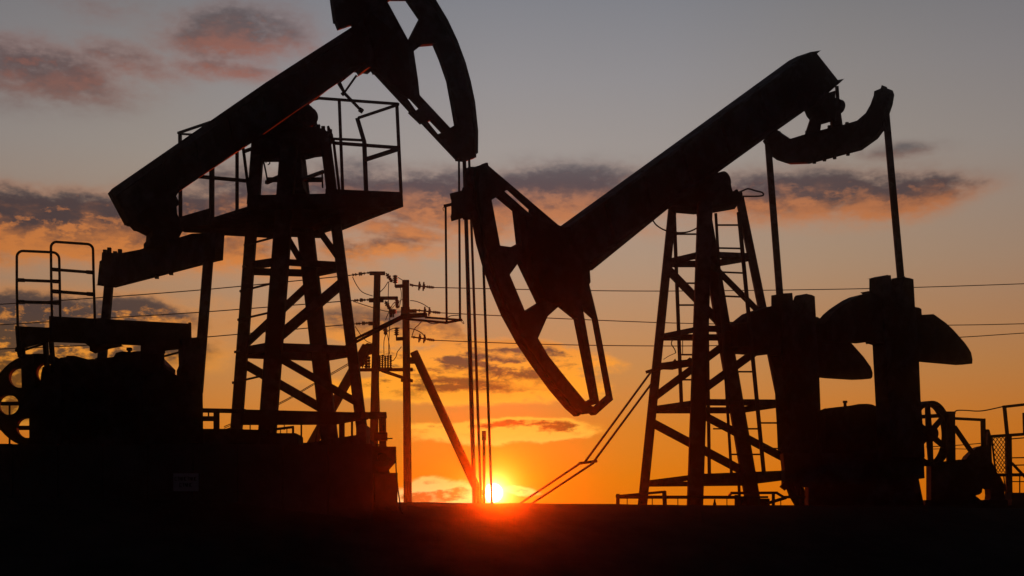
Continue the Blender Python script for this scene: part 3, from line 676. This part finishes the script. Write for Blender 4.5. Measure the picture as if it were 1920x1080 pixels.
# horse head
HEAD = [(873, 313), (888, 313), (902, 308.5), (903, 305), (915, 305.5), (916, 311), (1044, 420), (1060, 428), (1100, 480), (1094, 506), (1106, 507.5), (1107.5, 529), (1105, 533), (1114, 569), (1121, 598), (1149.5, 749), (1116, 778), (1109, 779.5), (1104, 776), (1087, 778), (1080, 785), (1061, 768.5), (1032, 735), (998, 689), (969, 646), (940, 593), (919, 543), (904, 499), (892, 456), (884, 412), (878, 395), (875, 352), (872, 328)]
HOLES = [[(922, 375), (930, 370.5), (960, 395.5), (967, 458), (957, 463), (938, 460.5)], [(956, 515), (970, 495.5), (1005, 569), (984, 582)], [(1009, 634), (1027, 593), (1046, 576), (1075, 599), (1105, 749), (1098, 752.6), (1061, 708), (1027, 665)],
         [(1091, 580), (1109, 598), (1135.5, 742), (1113, 762), (1108, 760), (1124, 755)], [(946, 359), (951, 356.5), (991, 393), (991, 400)]]
bm = B(); plate(bm, BP, HEAD, .11, HOLES); hh = J.part('horse_head', bm, STEEL)
bm = B(); plate(bm, BP, [(875, 318), (876, 352), (879, 395), (885, 412), (893, 456), (905, 499), (920, 543), (941, 593), (970, 646), (999, 689), (1033, 735), (1062, 768), (1080, 784), (1094, 773), (1074, 752), (1046, 720), (1013, 677), (984, 634), (957, 582), (937, 532), (922, 487), (911, 445), (903, 402), (897, 352), (900, 318)], .2); sub(J, hh, 'rope_track', bm, STEEL2)
bm = B(); plate(bm, BP.moved(.12), [(972, 400), (1044, 424), (1092, 490), (1090, 560), (1040, 570), (1010, 560), (980, 480)], .16); sub(J, hh, 'cheek_plate', bm, STEEL2)
# rope clamp on the head, arm and hanging rods
DH = BP.depth(870)
bm = B(); p = [P(*q, DH - .1) for q in ((843, 363), (866, 357), (867, 352), (872, 350), (886, 350), (886, 396), (866, 400), (844.5, 406), (846, 402), (846, 369))]; prism(bm, p, [q + Vector((0, .3, 0)) for q in p]); J.part('rope_clamp', bm, STEEL2)
bm = B(); disc3(bm, P(875, 404, DH - .1), Vector((1, 0, 0)), .06, .11, 14); disc3(bm, P(879, 404, DH + .1), Vector((1, 0, 0)), .045, .13, 14); J.part('clamp_nut', bm, STEEL2)
bm = B(); bar(bm, (832, 386.5), (848, 383), DH, 5); wire(bm, [(833, 387), (830.5, 391), (832, 395)], DH, 1.4); bar(bm, (835.5, 385), (837.5, 606), DH, 4, 21.5); J.part('hanger_rod', bm, STEEL2)
bm = B(); wire(bm, [(906.5, 500), (922.5, 955)], BP.depth(905) + .3, 5, 20.4); J.part('bridle_rope', bm, CABLE)
# equalizer, tail bearing, pitman rods
TD = BP.depth(1545); EP = Plane(1545, 215, TD, -47)
bm = B(); plate(bm, EP, [(1459, 242), (1466, 250), (1482, 260), (1508, 252), (1550, 241), (1584, 233), (1607, 226), (1623, 212), (1632, 196), (1638, 179.5), (1639, 171), (1651, 166), (1653, 160), (1662, 160), (1664, 166), (1674, 169), (1677, 178), (1674, 196), (1668, 214), (1660, 242), (1646, 260.5), (1616, 282), (1560, 296.5), (1514, 308), (1480, 308), (1459, 301), (1447, 293), (1436, 274), (1430, 265), (1445, 244)], .14); eq = J.part('equalizer', bm, STEEL)
for x, y, h in ((1513, 249, 7), (1555, 239, 7), (1588, 232, 5), (1546, 299, 6), (1565, 295, 6), (1590, 289, 5), (1527, 304, 5)):
    bm = B(); bar(bm, (x, y - h / 2), (x, y + h / 2), EP.depth(x), 6); sub(J, eq, 'bolt', bm, STEEL2)
bm = B(); plate(bm, BP, [(1507, 206), (1512, 218), (1522, 231), (1540, 233), (1555, 231), (1566, 226), (1566, 170), (1562, 158), (1520, 190)], .4)
disc3(bm, P(1569, 199, TD), BP.h, .13, .16, 20); bar(bm, (1569, 162), (1571, 190), TD, 6); J.part('tail_bearing', bm, STEEL2)
bm = B(); bar(bm, (1530, 222), (1523, 252), TD, 20, TD, 25); J.part('bearing_leg', bm, STEEL2)
bm = B(); bar(bm, (1565, 205), (1569, 242), TD, 18, TD, 20); J.part('bearing_leg', bm, STEEL2)
CL, CR = Plane(1487, 700, 24.6, 40), Plane(1672, 690, 23.1, 40)
for a, b, D, D2 in [((1440, 268), (1463, 566), EP.depth(1441), CL.depth(1463)), ((1661, 210), (1690.5, 540), EP.depth(1662), CR.depth(1690))]:
    bm = B(); bar(bm, a, b, D, 11, D2, 12, t=.1); J.part('pitman', bm, STEEL)
# cranks standing upright, each with two moon-shaped counterweights
for pl, arm, lob in [
  (CL, [(1447, 572), (1447, 555), (1450, 553), (1459, 551), (1484.5, 549.6), (1486, 564), (1489, 569), (1490, 557), (1494.5, 553.4), (1502, 551.8), (1511.5, 552), (1526.6, 556), (1529.5, 606), (1535, 700), (1537.5, 768), (1540, 860), (1460, 860), (1457, 790), (1455, 760), (1453, 704), (1446.5, 668)],
   ([(1366, 612), (1376, 602), (1394, 589), (1420, 579.6), (1437, 575), (1447, 574), (1460, 580), (1500, 600), (1500, 690), (1452, 690), (1446.5, 669.6), (1440, 668.5), (1440, 665), (1427, 667), (1410, 666), (1377, 663.5), (1368, 660)],
    [(1527, 592), (1560, 610), (1595, 643), (1616, 666), (1632, 688), (1635.5, 699), (1635, 707), (1631, 711), (1605, 712.5), (1557, 710), (1539, 708.5), (1480, 700), (1480, 610)])),
  (CR, [(1631, 560), (1631, 522), (1636, 520), (1643, 518.6), (1645, 517), (1669, 516.5), (1671, 537), (1673, 545), (1673, 524), (1678, 521), (1685, 519), (1694, 520), (1711.5, 524), (1714.5, 577), (1717, 591), (1722, 677), (1725, 748), (1731, 820), (1733, 860), (1648, 860), (1643, 760), (1637, 646)],
   ([(1530, 608), (1538, 597), (1549.6, 585), (1562, 575.5), (1575.6, 567), (1588, 560), (1601.5, 555), (1619, 551), (1619, 546), (1631, 545.5), (1650, 560), (1680, 600), (1680, 660), (1637, 646.5), (1624.5, 645.5), (1623.5, 641.5), (1613, 644), (1594, 643.5), (1550, 642), (1533, 640)],
    [(1700, 574), (1714.5, 575.5), (1726.7, 579.6), (1727.5, 590.5), (1746, 589.5), (1753, 591.5), (1768, 602), (1783, 615), (1805, 639), (1813, 649.5), (1820, 661), (1822.7, 674), (1822, 682), (1801.5, 684.5), (1770, 682.5), (1723.7, 679), (1680, 670), (1670, 600)]))]:
    bm = B(); plate(bm, pl, arm, .26, shrink=.9); J.part('crank', bm, STEEL)
    for l in lob:
        bm = B(); plate(bm, pl, l, .2, shrink=.9); plate(bm, pl.moved(-.06), l, .1, shrink=.9) if False else None; J.part('counterweight', bm, STEEL2)
# gearbox between the cranks and its pedestal
bm = B(); plate(bm, Plane(1590, 820, 24.0, 0), [(1530, 771), (1538.5, 768.5), (1560, 765), (1577, 763), (1587, 762), (1600, 759.5), (1616, 757.8), (1635, 759), (1646, 764), (1652, 800), (1652, 962), (1530, 962)], .7); gb = J.part('gearbox', bm, STEEL)
bm = B(); bar(bm, (1584.5, 752), (1584.5, 765), 23.6, 5); bar(bm, (1584.5, 751.5), (1584.5, 755.5), 23.6, 7.5); sub(J, gb, 'breather_cap', bm, STEEL2)
bm = B(); plate(bm, Plane(1600, 900, 23.6, 0), [(1461, 850), (1464, 878), (1464, 912), (1508, 914), (1508, 962), (1735, 962), (1732, 948), (1722, 898), (1733, 898), (1731, 850)], .3); J.part('gearbox_pedestal', bm, STEEL)
# spoked drive wheel on the gearbox shaft
WD = 24.8; WP = Plane(1742, 813, WD, 40)
cw = WP.at(1742, 813); R = 61 * cw.y / F
bm = B()
prof = [(R, -.09), (R, .09), (R - .05, .09), (R - .05, .025), (R - .10, .02), (R - .10, -.02), (R - .05, -.025), (R - .05, -.09)]
nseg = 56; rings = []
for k in range(nseg):
    a = 2 * math.pi * k / nseg; e = WP.h * math.cos(a) + Vector((0, 0, 1)) * math.sin(a)
    rings.append([bm.verts.new(cw + e * r + WP.n * o) for r, o in prof])
for k in range(nseg):
    a, b = rings[k], rings[(k + 1) % nseg]
    for i in range(len(prof)): bm.faces.new((a[i], b[i], b[(i + 1) % len(prof)], a[(i + 1) % len(prof)]))
wl = J.part('drive_wheel', bm, STEEL2)
for k in range(6):
    a = math.radians(36 + 60 * k); e = WP.h * math.cos(a) + Vector((0, 0, 1)) * math.sin(a)
    bm = B(); bar3(bm, cw + e * .08, cw + e * (R - .06), .11, .06, .085); sub(J, wl, 'spoke', bm, STEEL2)
bm = B(); disc3(bm, cw, WP.n, .10, .26, 20); sub(J, wl, 'hub', bm, STEEL2)
bm = B(); bar(bm, (1700, 783), (1785, 778), 25.3, 7); J.part('wheel_support', bm, STEEL2)
bm = B(); bar(bm, (1741, 815), (1746, 880), 25.3, 9); J.part('wheel_support', bm, STEEL2)
# foot brace by the right leg
bm = B(); bar(bm, (1476, 900), (1487, 928), 22.6, 14); bar(bm, (1484, 925), (1500, 952), 22.6, 12); bar(bm, (1501, 908), (1505, 952), 22.6, 3); bar(bm, (1466, 908), (1475, 915), 22.6, 12); J.part('foot_brace', bm, STEEL2)
bm = B()
p = [P(*q, DL - .1) for q in ((1234, 681), (1262, 677), (1266, 672), (1268, 676), (1288, 674), (1293, 670), (1300, 673), (1302, 685), (1275, 689), (1262, 692), (1236, 691))]; prism(bm, p, [q + Vector((0, .12, 0)) for q in p])
bar(bm, (1211, 698), (1240, 689), DL - .1, 5.5); bar(bm, (1236, 693), (1256, 688.5), DL - .1, 3); J.part('cable_bracket', bm, STEEL2)
bm = B(); bar(bm, (1385, 900), (1388, 962), 23, 5); J.part('foot_post', bm, STEEL2)
bm = B(); wire(bm, [(1261, 637), (1259, 645), (1265, 655), (1267, 662)], DL, 2); wire(bm, [(1280, 638), (1280, 664)], DL, 1.6); wire(bm, [(1267, 662), (1255, 667), (1244, 674)], DL, 1.2); J.part('loose_wire', bm, CABLE)
# concrete pad
bm = B(); box3(bm, (P(1150, 0, 22).x, 21.9, PAD - .3), (P(1990, 0, 22).x, 27.2, PAD + .06))
solo('concrete_pad', bm, CONC, 'low concrete pad under the pumpjack with the lowered head', 'foundation')

# ------------------------------------------------------------------ motor, its frame and guard
M = Thing('electric_motor', 'dark electric motor on a slanted mount beside the spoked drive wheel', 'motor', P(1805, 962, 25.2))
MP = Plane(1800, 900, 25.2, 0)
bm = B(); plate(bm, MP, [(1736, 962), (1736, 872), (1744, 868.5), (1762, 866), (1793, 862), (1802, 862), (1806, 855.6), (1813, 849), (1821.5, 841), (1832, 837), (1841, 835), (1842, 812), (1847, 804), (1851, 805), (1858, 817), (1860, 866), (1871, 889), (1884, 915), (1883, 926), (1886, 936), (1886, 962)], .3, [[(1829, 929), (1836, 926.5), (1841, 923), (1842, 916.5), (1846, 918), (1847, 928), (1846, 937), (1841, 938.5)]]); M.part('housing', bm, STEEL)
bm = B(); p = [P(*q, 25.0) for q in ((1735, 937.5), (1890, 937.5), (1890, 964), (1735, 964))]; prism(bm, p, [q + Vector((0, .6, 0)) for q in p]); M.part('mount_frame', bm, STEEL2)
bm = B(); bar(bm, (1782, 773), (1783, 870), 25.0, 15, t=.12); bar(bm, (1772, 774), (1791, 774), 24.95, 5); M.part('stand_post', bm, STEEL2)
bm = B(); bar(bm, (1788, 784.5), (1846, 787.5), 25.0, 5); bar(bm, (1843, 785), (1844, 838), 25.0, 8); bar(bm, (1789, 800), (1822, 848), 25.0, 8); M.part('stand_frame', bm, STEEL2)
bm = B(); wire(bm, [(1790, 773), (1795, 769.5), (1812, 769.5), (1832, 770.8), (1850, 769), (1882, 762)], 25.0, 2.4, 25.6); solo('power_cable', bm, CABLE, 'thin power cable slung from the motor stand to the railing post', 'cable')
bm = B(); wire(bm, [(1736, 838), (1793, 835), (1842, 831)], 25.8, 1.6); wire(bm, [(1738, 842), (1790, 841.5), (1822, 842.5)], 25.9, 1.3); solo('stay_wire', bm, WIRE, 'pair of thin stay wires passing behind the spoked drive wheel', 'wire')
GR = Thing('guard_railing', 'guard railing with a diamond mesh panel beside the electric motor', 'railing', P(1890, 962, 25.6), 'guard railings')
gd = 25.6
for a, b, w in [((1883, 761), (1889, 820), 6), ((1890.5, 815), (1892.5, 960), 10.5), ((1920, 774), (1921, 812), 5), ((1912, 890), (1912, 960), 2), ((1960, 752), (1962, 960), 8)]:
    bm = B(); bar(bm, a, b, gd, w); GR.part('post', bm, RAIL)
for a, b, w in [((1880, 763), (1980, 752), 5), ((1856, 818.5), (1980, 810), 5.5), ((1895, 823), (1980, 816), 2.2), ((1895, 858.5), (1980, 857), 2.2), ((1895, 872.5), (1980, 870), 2.2), ((1868, 890.5), (1980, 890), 6), ((1896, 903), (1980, 903), 2), ((1897, 868), (1930, 903), 4.5), ((1882, 892), (1889, 958), 2), ((1874, 892), (1892, 930), 1.8)]:
    bm = B(); bar(bm, a, b, gd, w); GR.part('rail', bm, RAIL)
bm = B()
def quadpt(u, v):
    ax, bx = 1859 + 7 * v, 1887 + 3 * v
    return (ax + (bx - ax) * u, 819 + 67 * v)
N = 4; V = 7
for i in range(-V, N + 1):
    for sgn in (1, -1):
        # strands cross the panel; clipped to it
        u0 = i / N if sgn > 0 else (i + V) / N
        pts = []
        for k in range(0, V * 4 + 1):
            v = k / (V * 4); u = u0 + sgn * v * V / N
            if -.001 <= u <= 1.001: pts.append((u, v))
        if len(pts) > 1:
            wire(bm, [quadpt(*pts[0]), quadpt(*pts[-1])], gd, 1.5, k=1, n=5)
bar(bm, (1859, 818), (1867, 888), gd, 3); bar(bm, (1887, 818), (1891, 888), gd, 3); GR.part('mesh_panel', bm, RAIL)
bm = B(); box3(bm, (P(1893, 0, 25.4).x, 25.3, PAD), (P(1990, 0, 25.4).x, 26.2, P(0, 924, 25.4).z)); solo('concrete_duct', bm, CONC, 'low concrete duct below the guard railing with the mesh panel', 'duct')

# ------------------------------------------------------------------ low railing in front of the tower foot
LR = Thing('guard_railing', 'low angle-iron railing along the bank at the foot of the bare lattice tower', 'railing', P(1310, 955, 21.2), 'guard railings')
d1, d2 = 21.6, 20.9
for a, b, w, D in [((1158.5, 926), (1158.5, 960), 6.5, d1), ((1245.5, 921), (1247, 960), 7.5, d2), ((1381, 928), (1381, 962), 7, d1), ((1450, 924), (1450, 962), 5.5, d2), ((1176, 933), (1176, 958), 1.6, d1), ((1223, 933), (1223, 958), 1.6, d1), ((1271, 933), (1271, 958), 1.6, d1), ((1363, 933), (1363, 958), 1.6, d1), ((1315, 933), (1315, 958), 1.6, d1), ((1464, 934), (1464, 958), 1.6, d1), ((1500, 933), (1500, 958), 1.6, d1)]:
    bm = B(); bar(bm, a, b, D, w); LR.part('post', bm, RAIL)
for a, b, w, D, D2 in [((1156, 930.5), (1247, 922), 4.6, d1, d2), ((1157, 932), (1384, 932.5), 6, d1, d1), ((1367, 929), (1372, 924), 4, d1, d2), ((1370, 924.5), (1458, 924), 5, d2, d2), ((1456, 924), (1469, 932), 4.6, d2, d2), ((1467, 932), (1510, 932), 5, d2, d2), ((1384, 932.5), (1440, 932), 4, d1, d1), ((1438, 944), (1474, 933), 6, d2, d2)]:
    bm = B(); bar(bm, a, b, D, w, D2); LR.part('rail', bm, RAIL)
bm = B(); bar(bm, (1423, 945), (1441, 945), 21.3, 20, t=.2); solo('junction_box', bm, STEEL2, 'wider of two small boxes behind the low angle-iron railing', 'box')
bm = B(); bar(bm, (1390, 945), (1398, 945), 21.3, 22, t=.2); solo('junction_box', bm, STEEL2, 'narrower of two small boxes behind the low angle-iron railing', 'box')
bm = B(); tube3(bm, [P(1340, 960, 21.0), P(1340, 945, 21.0), P(1340, 940, 21.0), P(1340, 936, 21.0)], [.026, .026, .013, .013], 12); solo('bottle', bm, CERAM, 'small bottle standing behind the low angle-iron railing', 'bottle')

# ------------------------------------------------------------------ guy cable pair with spreader
gy = Thing('guy_cable', 'pair of guy cables with a spreader bar running down from the lattice tower', 'cable', P(990, 958, 19.6))
for a, b, c in [((1220, 698), (1097, 866), (968, 949)), ((1221, 720), (1113, 866), (990, 949))]:
    bm = B(); wire(bm, [a, b], DL - .2, 4, 21.2, k=1); wire(bm, [(b[0] - 8 if b[0] < 1100 else b[0], b[1] + 2), c], 21.2, 4.2, 19.5, k=1); gy.part('cable', bm, CABLE)
bm = B(); bar(bm, (1085, 869), (1120, 864.5), 21.2, 5); gy.part('spreader_bar', bm, STEEL2)

# ------------------------------------------------------------------ wellhead between the two heads
W = Thing('wellhead', 'slim wellhead post with a thicker cap just left of the setting sun', 'wellhead', P(907.5, 960, 20.6))
bm = B(); tube3(bm, [P(907.5, 962, 20.6), P(907.5, 826, 20.6)], 2.9 * 20.6 / F, 10); W.part('polished_rod', bm, STEEL2)
bm = B(); tube3(bm, [P(907.5, 826, 20.6), P(907.5, 808, 20.6)], 4 * 20.6 / F, 10); W.part('rod_clamp', bm, STEEL2)
# ================================================================== the two poles of the power line, with their leaning struts
def stack(bm, px, y0, y1, D, w, n):
    """ribbed porcelain insulator standing between rows y0 (top) and y1"""
    pts, r = [], []
    for i in range(n * 2 + 1):
        pts.append(P(px, y0 + (y1 - y0) * i / (n * 2), D)); r.append((w / 2 if i % 2 else w / 4.5) * D / F)
    tube3(bm, pts, r, 10)
def string(bm, a, b, D, discs, r0=1.6):
    """strain string: rod from a to b with discs (position 0..1, radius in pixels)"""
    p0, p1 = P(*a, D), P(*b, D); d = (p1 - p0)
    tube3(bm, [p0, p1], r0 * .6 * D / F, 6)
    for t, r in discs:
        c = p0 + d * t; disc3(bm, c, d, r * D / F, 2.2 * D / F, 14)
        disc3(bm, c + d.normalized() * 1.6 * D / F, d, r * .55 * D / F, 2.4 * D / F, 10)
def pole(px0, y0, px1, D, w0, w1):
    bm = B(); tube3(bm, [P(px1, 985, D), P((px0 + px1) / 2, 740, D), P(px0, y0, D)], [w1 / 2 * D / F, (w0 + w1) / 4 * D / F, w0 / 2 * D / F], 12); return bm
DA, DB = 33.5, 32.8
A = Thing('utility_pole', 'wooden power pole with insulators and a strut leaning towards the railed tower', 'power pole', P(699, 979, DA), 'poles of the power line')
A.part('pole_shaft', pole(707.5, 511, 698, DA, 12.5, 18), WOOD)
bm = B(); bar(bm, (686, 652), (575, 850), DA, 16, DA - 2, 17); A.part('strut', bm, WOOD)
bm = B(); p = [P(*q, DA - .1) for q in ((672, 676), (684, 646), (688, 643), (699, 645), (700, 661), (690, 663), (678, 688))]; prism(bm, p, [q + Vector((0, .25, 0)) for q in p]); A.part('strut_head', bm, STEEL2)
for a, b, w in [((693, 512.5), (722, 512.5), 6), ((692, 563), (719, 563), 7), ((711, 559), (746, 559), 5.5), ((691, 606.5), (700, 606.5), 6), ((675, 693.5), (774, 693), 5.5)]:
    bm = B(); bar(bm, a, b, DA, w, t=.12); A.part('crossarm', bm, STEEL2)
bm = B(); bar(bm, (716, 695), (770, 713), DA, 5.5, DB); A.part('arm_brace', bm, STEEL2)
for a, b in [((654, 516.5), (694, 511)), ((659, 563.5), (693, 562)), ((662, 607.5), (698, 605))]:
    bm = B(); string(bm, a, b, DA, [(.2, 2.6), (.32, 2.6), (.5, 3.6), (.58, 3.6), (.72, 2.4), (.9, 2.2)]); A.part('strain_insulator', bm, CERAM)
for x, y0, y1, n, w in [(687, 664, 690, 5, 10), (692, 668, 690, 4, 6)] + [(x, 665 + (x % 3), 691, 7, 5.6) for x in (712, 717, 722.3, 727.5, 732.5)]:
    bm = B(); stack(bm, x, y0, y1, DA, w, n); A.part('post_insulator', bm, CERAM)
for a, b in [((724, 512), (734, 527)), ((722, 564), (730, 578)), ((744, 560), (745, 576)), ((722, 612), (723, 626))]:
    bm = B(); string(bm, a, b, DA, [(.25, 3.6), (.5, 4.4), (.75, 3.2), (.95, 3.6)], 2); A.part('surge_arrester', bm, CERAM)
for q, w in [([(661, 519), (669, 535), (680, 548), (699, 555)], 1.5), ([(662, 565), (700, 577), (727, 584), (757, 585)], 1.5), ([(728, 528), (720, 540), (712, 548)], 1.5), ([(729, 528), (728, 560), (731, 600), (729, 640), (729, 668)], 1.5),
             ([(666, 612), (678, 630), (688, 640), (698, 644)], 1.4), ([(724, 625), (720, 640), (720, 668)], 1.4), ([(726, 626), (731, 655), (728, 668)], 1.2), ([(732, 675), (737, 676), (743, 668), (745, 660), (753, 650)], 1.4), ([(741, 566), (735, 573), (726, 592), (723, 600)], 1.4),
             ([(726, 622), (732, 618), (740, 615), (750, 615)], 1.5), ([(709, 708), (711, 775)], 3)]:
    bm = B(); wire(bm, q, DA, w); A.part('jumper_wire', bm, WIRE)
B_ = Thing('utility_pole', 'wooden power pole with glass disc insulators and a strut leaning towards the sun', 'power pole', P(765, 979, DB), 'poles of the power line')
B_.part('pole_shaft', pole(760.5, 527, 765, DB, 13, 16), WOOD)
bm = B(); bar(bm, (778, 664), (898, 925), DB, 15.5, DB - 3, 16.5); bar(bm, (893, 912), (893, 975), DB - 3, 12, DB - 3, 16); B_.part('strut', bm, WOOD)
bm = B(); bar(bm, (767, 676), (782, 676), DB, 11, t=.2); bar(bm, (771, 667), (783, 663), DB, 6, t=.2); B_.part('strut_head', bm, STEEL2)
for a, b, w in [((741, 537), (757, 536), 5), ((766, 583.5), (781, 583), 5.5), ((752, 585), (768, 585), 18), ((742.5, 635.5), (757, 635), 5.5), ((752, 713), (774, 714), 5), ((755, 528), (767, 528), 5)]:
    bm = B(); bar(bm, a, b, DB, w, t=.14); B_.part('crossarm', bm, STEEL2)
for x, y0, y1, w in [(741, 516, 531, 11), (743.5, 614, 629, 10), (738, 580, 588, 13), (735, 580, 588, 6), (732.5, 580, 588, 6)]:
    bm = B(); stack(bm, x, y0, y1, DB, w, 4); bar(bm, (x, y1), (x, y1 + 7), DB, 2.5); B_.part('post_insulator', bm, CERAM)
for a, b, g1, g2 in [((768, 534.5), (813, 539), .4, .58), ((781, 581.5), (825, 586.5), .34, .54), ((771, 631.5), (814, 638), .36, .57)]:
    bm = B(); string(bm, a, b, DB, [(.12, 2.6), (g1, 8.4), (g2, 8.4), (.74, 2.6), (.82, 2.9), (.9, 2.6), (.97, 2.4)], 2.4); B_.part('strain_insulator', bm, CERAM)
for q, w in [([(768, 532), (778, 535), (790, 536)], 1.6), ([(769, 563.5), (780, 565), (794, 570.5), (806, 579)], 1.5), ([(746, 520), (754, 525), (762, 530)], 1.4), ([(768, 616), (778, 618), (790, 624), (797, 632)], 1.8), ([(772, 632), (777, 617), (785, 609), (791, 602)], 1.6), ([(748, 534), (752, 545), (752, 560), (748, 578)], 1.4), ([(733, 580), (745, 568), (756, 560)], 1.3)]:
    bm = B(); wire(bm, q, DB, w); B_.part('jumper_wire', bm, WIRE)

for lab, q, D, D2 in [
  ('topmost of three power lines behind the pumpjack with the raised head', [(-1600, 650), (-700, 608), (-300, 586), (0, 570.5), (180, 558.5), (360, 545), (500, 532), (655, 516.5)], 37.5, DA),
  ('middle one of three power lines behind the pumpjack with the raised head', [(-1600, 690), (-700, 647), (-300, 625), (0, 609), (180, 597.5), (360, 586.5), (500, 576), (660, 563.5)], 37.5, DA),
  ('lowest of three power lines behind the pumpjack with the raised head', [(-1600, 735), (-700, 690), (-300, 668), (0, 654.5), (180, 646.5), (360, 634), (500, 622), (663, 607.5)], 37.5, DA),
  ('topmost of three power lines behind the pumpjack with the lowered head', [(812, 539), (1000, 543), (1180, 545.6), (1357, 545), (1631, 541), (1920, 532), (2250, 518), (2800, 488), (3400, 445)], DB, 37.5),
  ('middle one of three power lines behind the pumpjack with the lowered head', [(824, 586.5), (1000, 595), (1160, 602), (1303, 606.6), (1550, 610.5), (1779, 609.6), (1920, 607), (2250, 598), (2800, 573), (3400, 535)], DB, 37.5),
  ('lowest of three power lines behind the pumpjack with the lowered head', [(813, 638), (1000, 645), (1180, 648.3), (1347, 648), (1600, 642), (1805, 632), (1920, 624.5), (2250, 604), (2800, 560), (3400, 505)], DB, 37.5)]:
    bm = B(); wire(bm, q, D, 1.7, D2, 6, 6); solo('power_line', bm, WIRE, lab, 'power line', 'conductors of the power line')
bm = B(); wire(bm, [(420, 800), (521, 757), (590, 718), (654, 681), (688, 662)], 32.4, 1.6, DA, 5); wire(bm, [(420, 803), (521, 759.5), (590, 720.5), (654, 684), (688, 665)], 32.6, 1.4, DA, 5)
solo('service_cable', bm, WIRE, 'twin slack cable rising from behind the railed tower to the pole strut', 'cable')
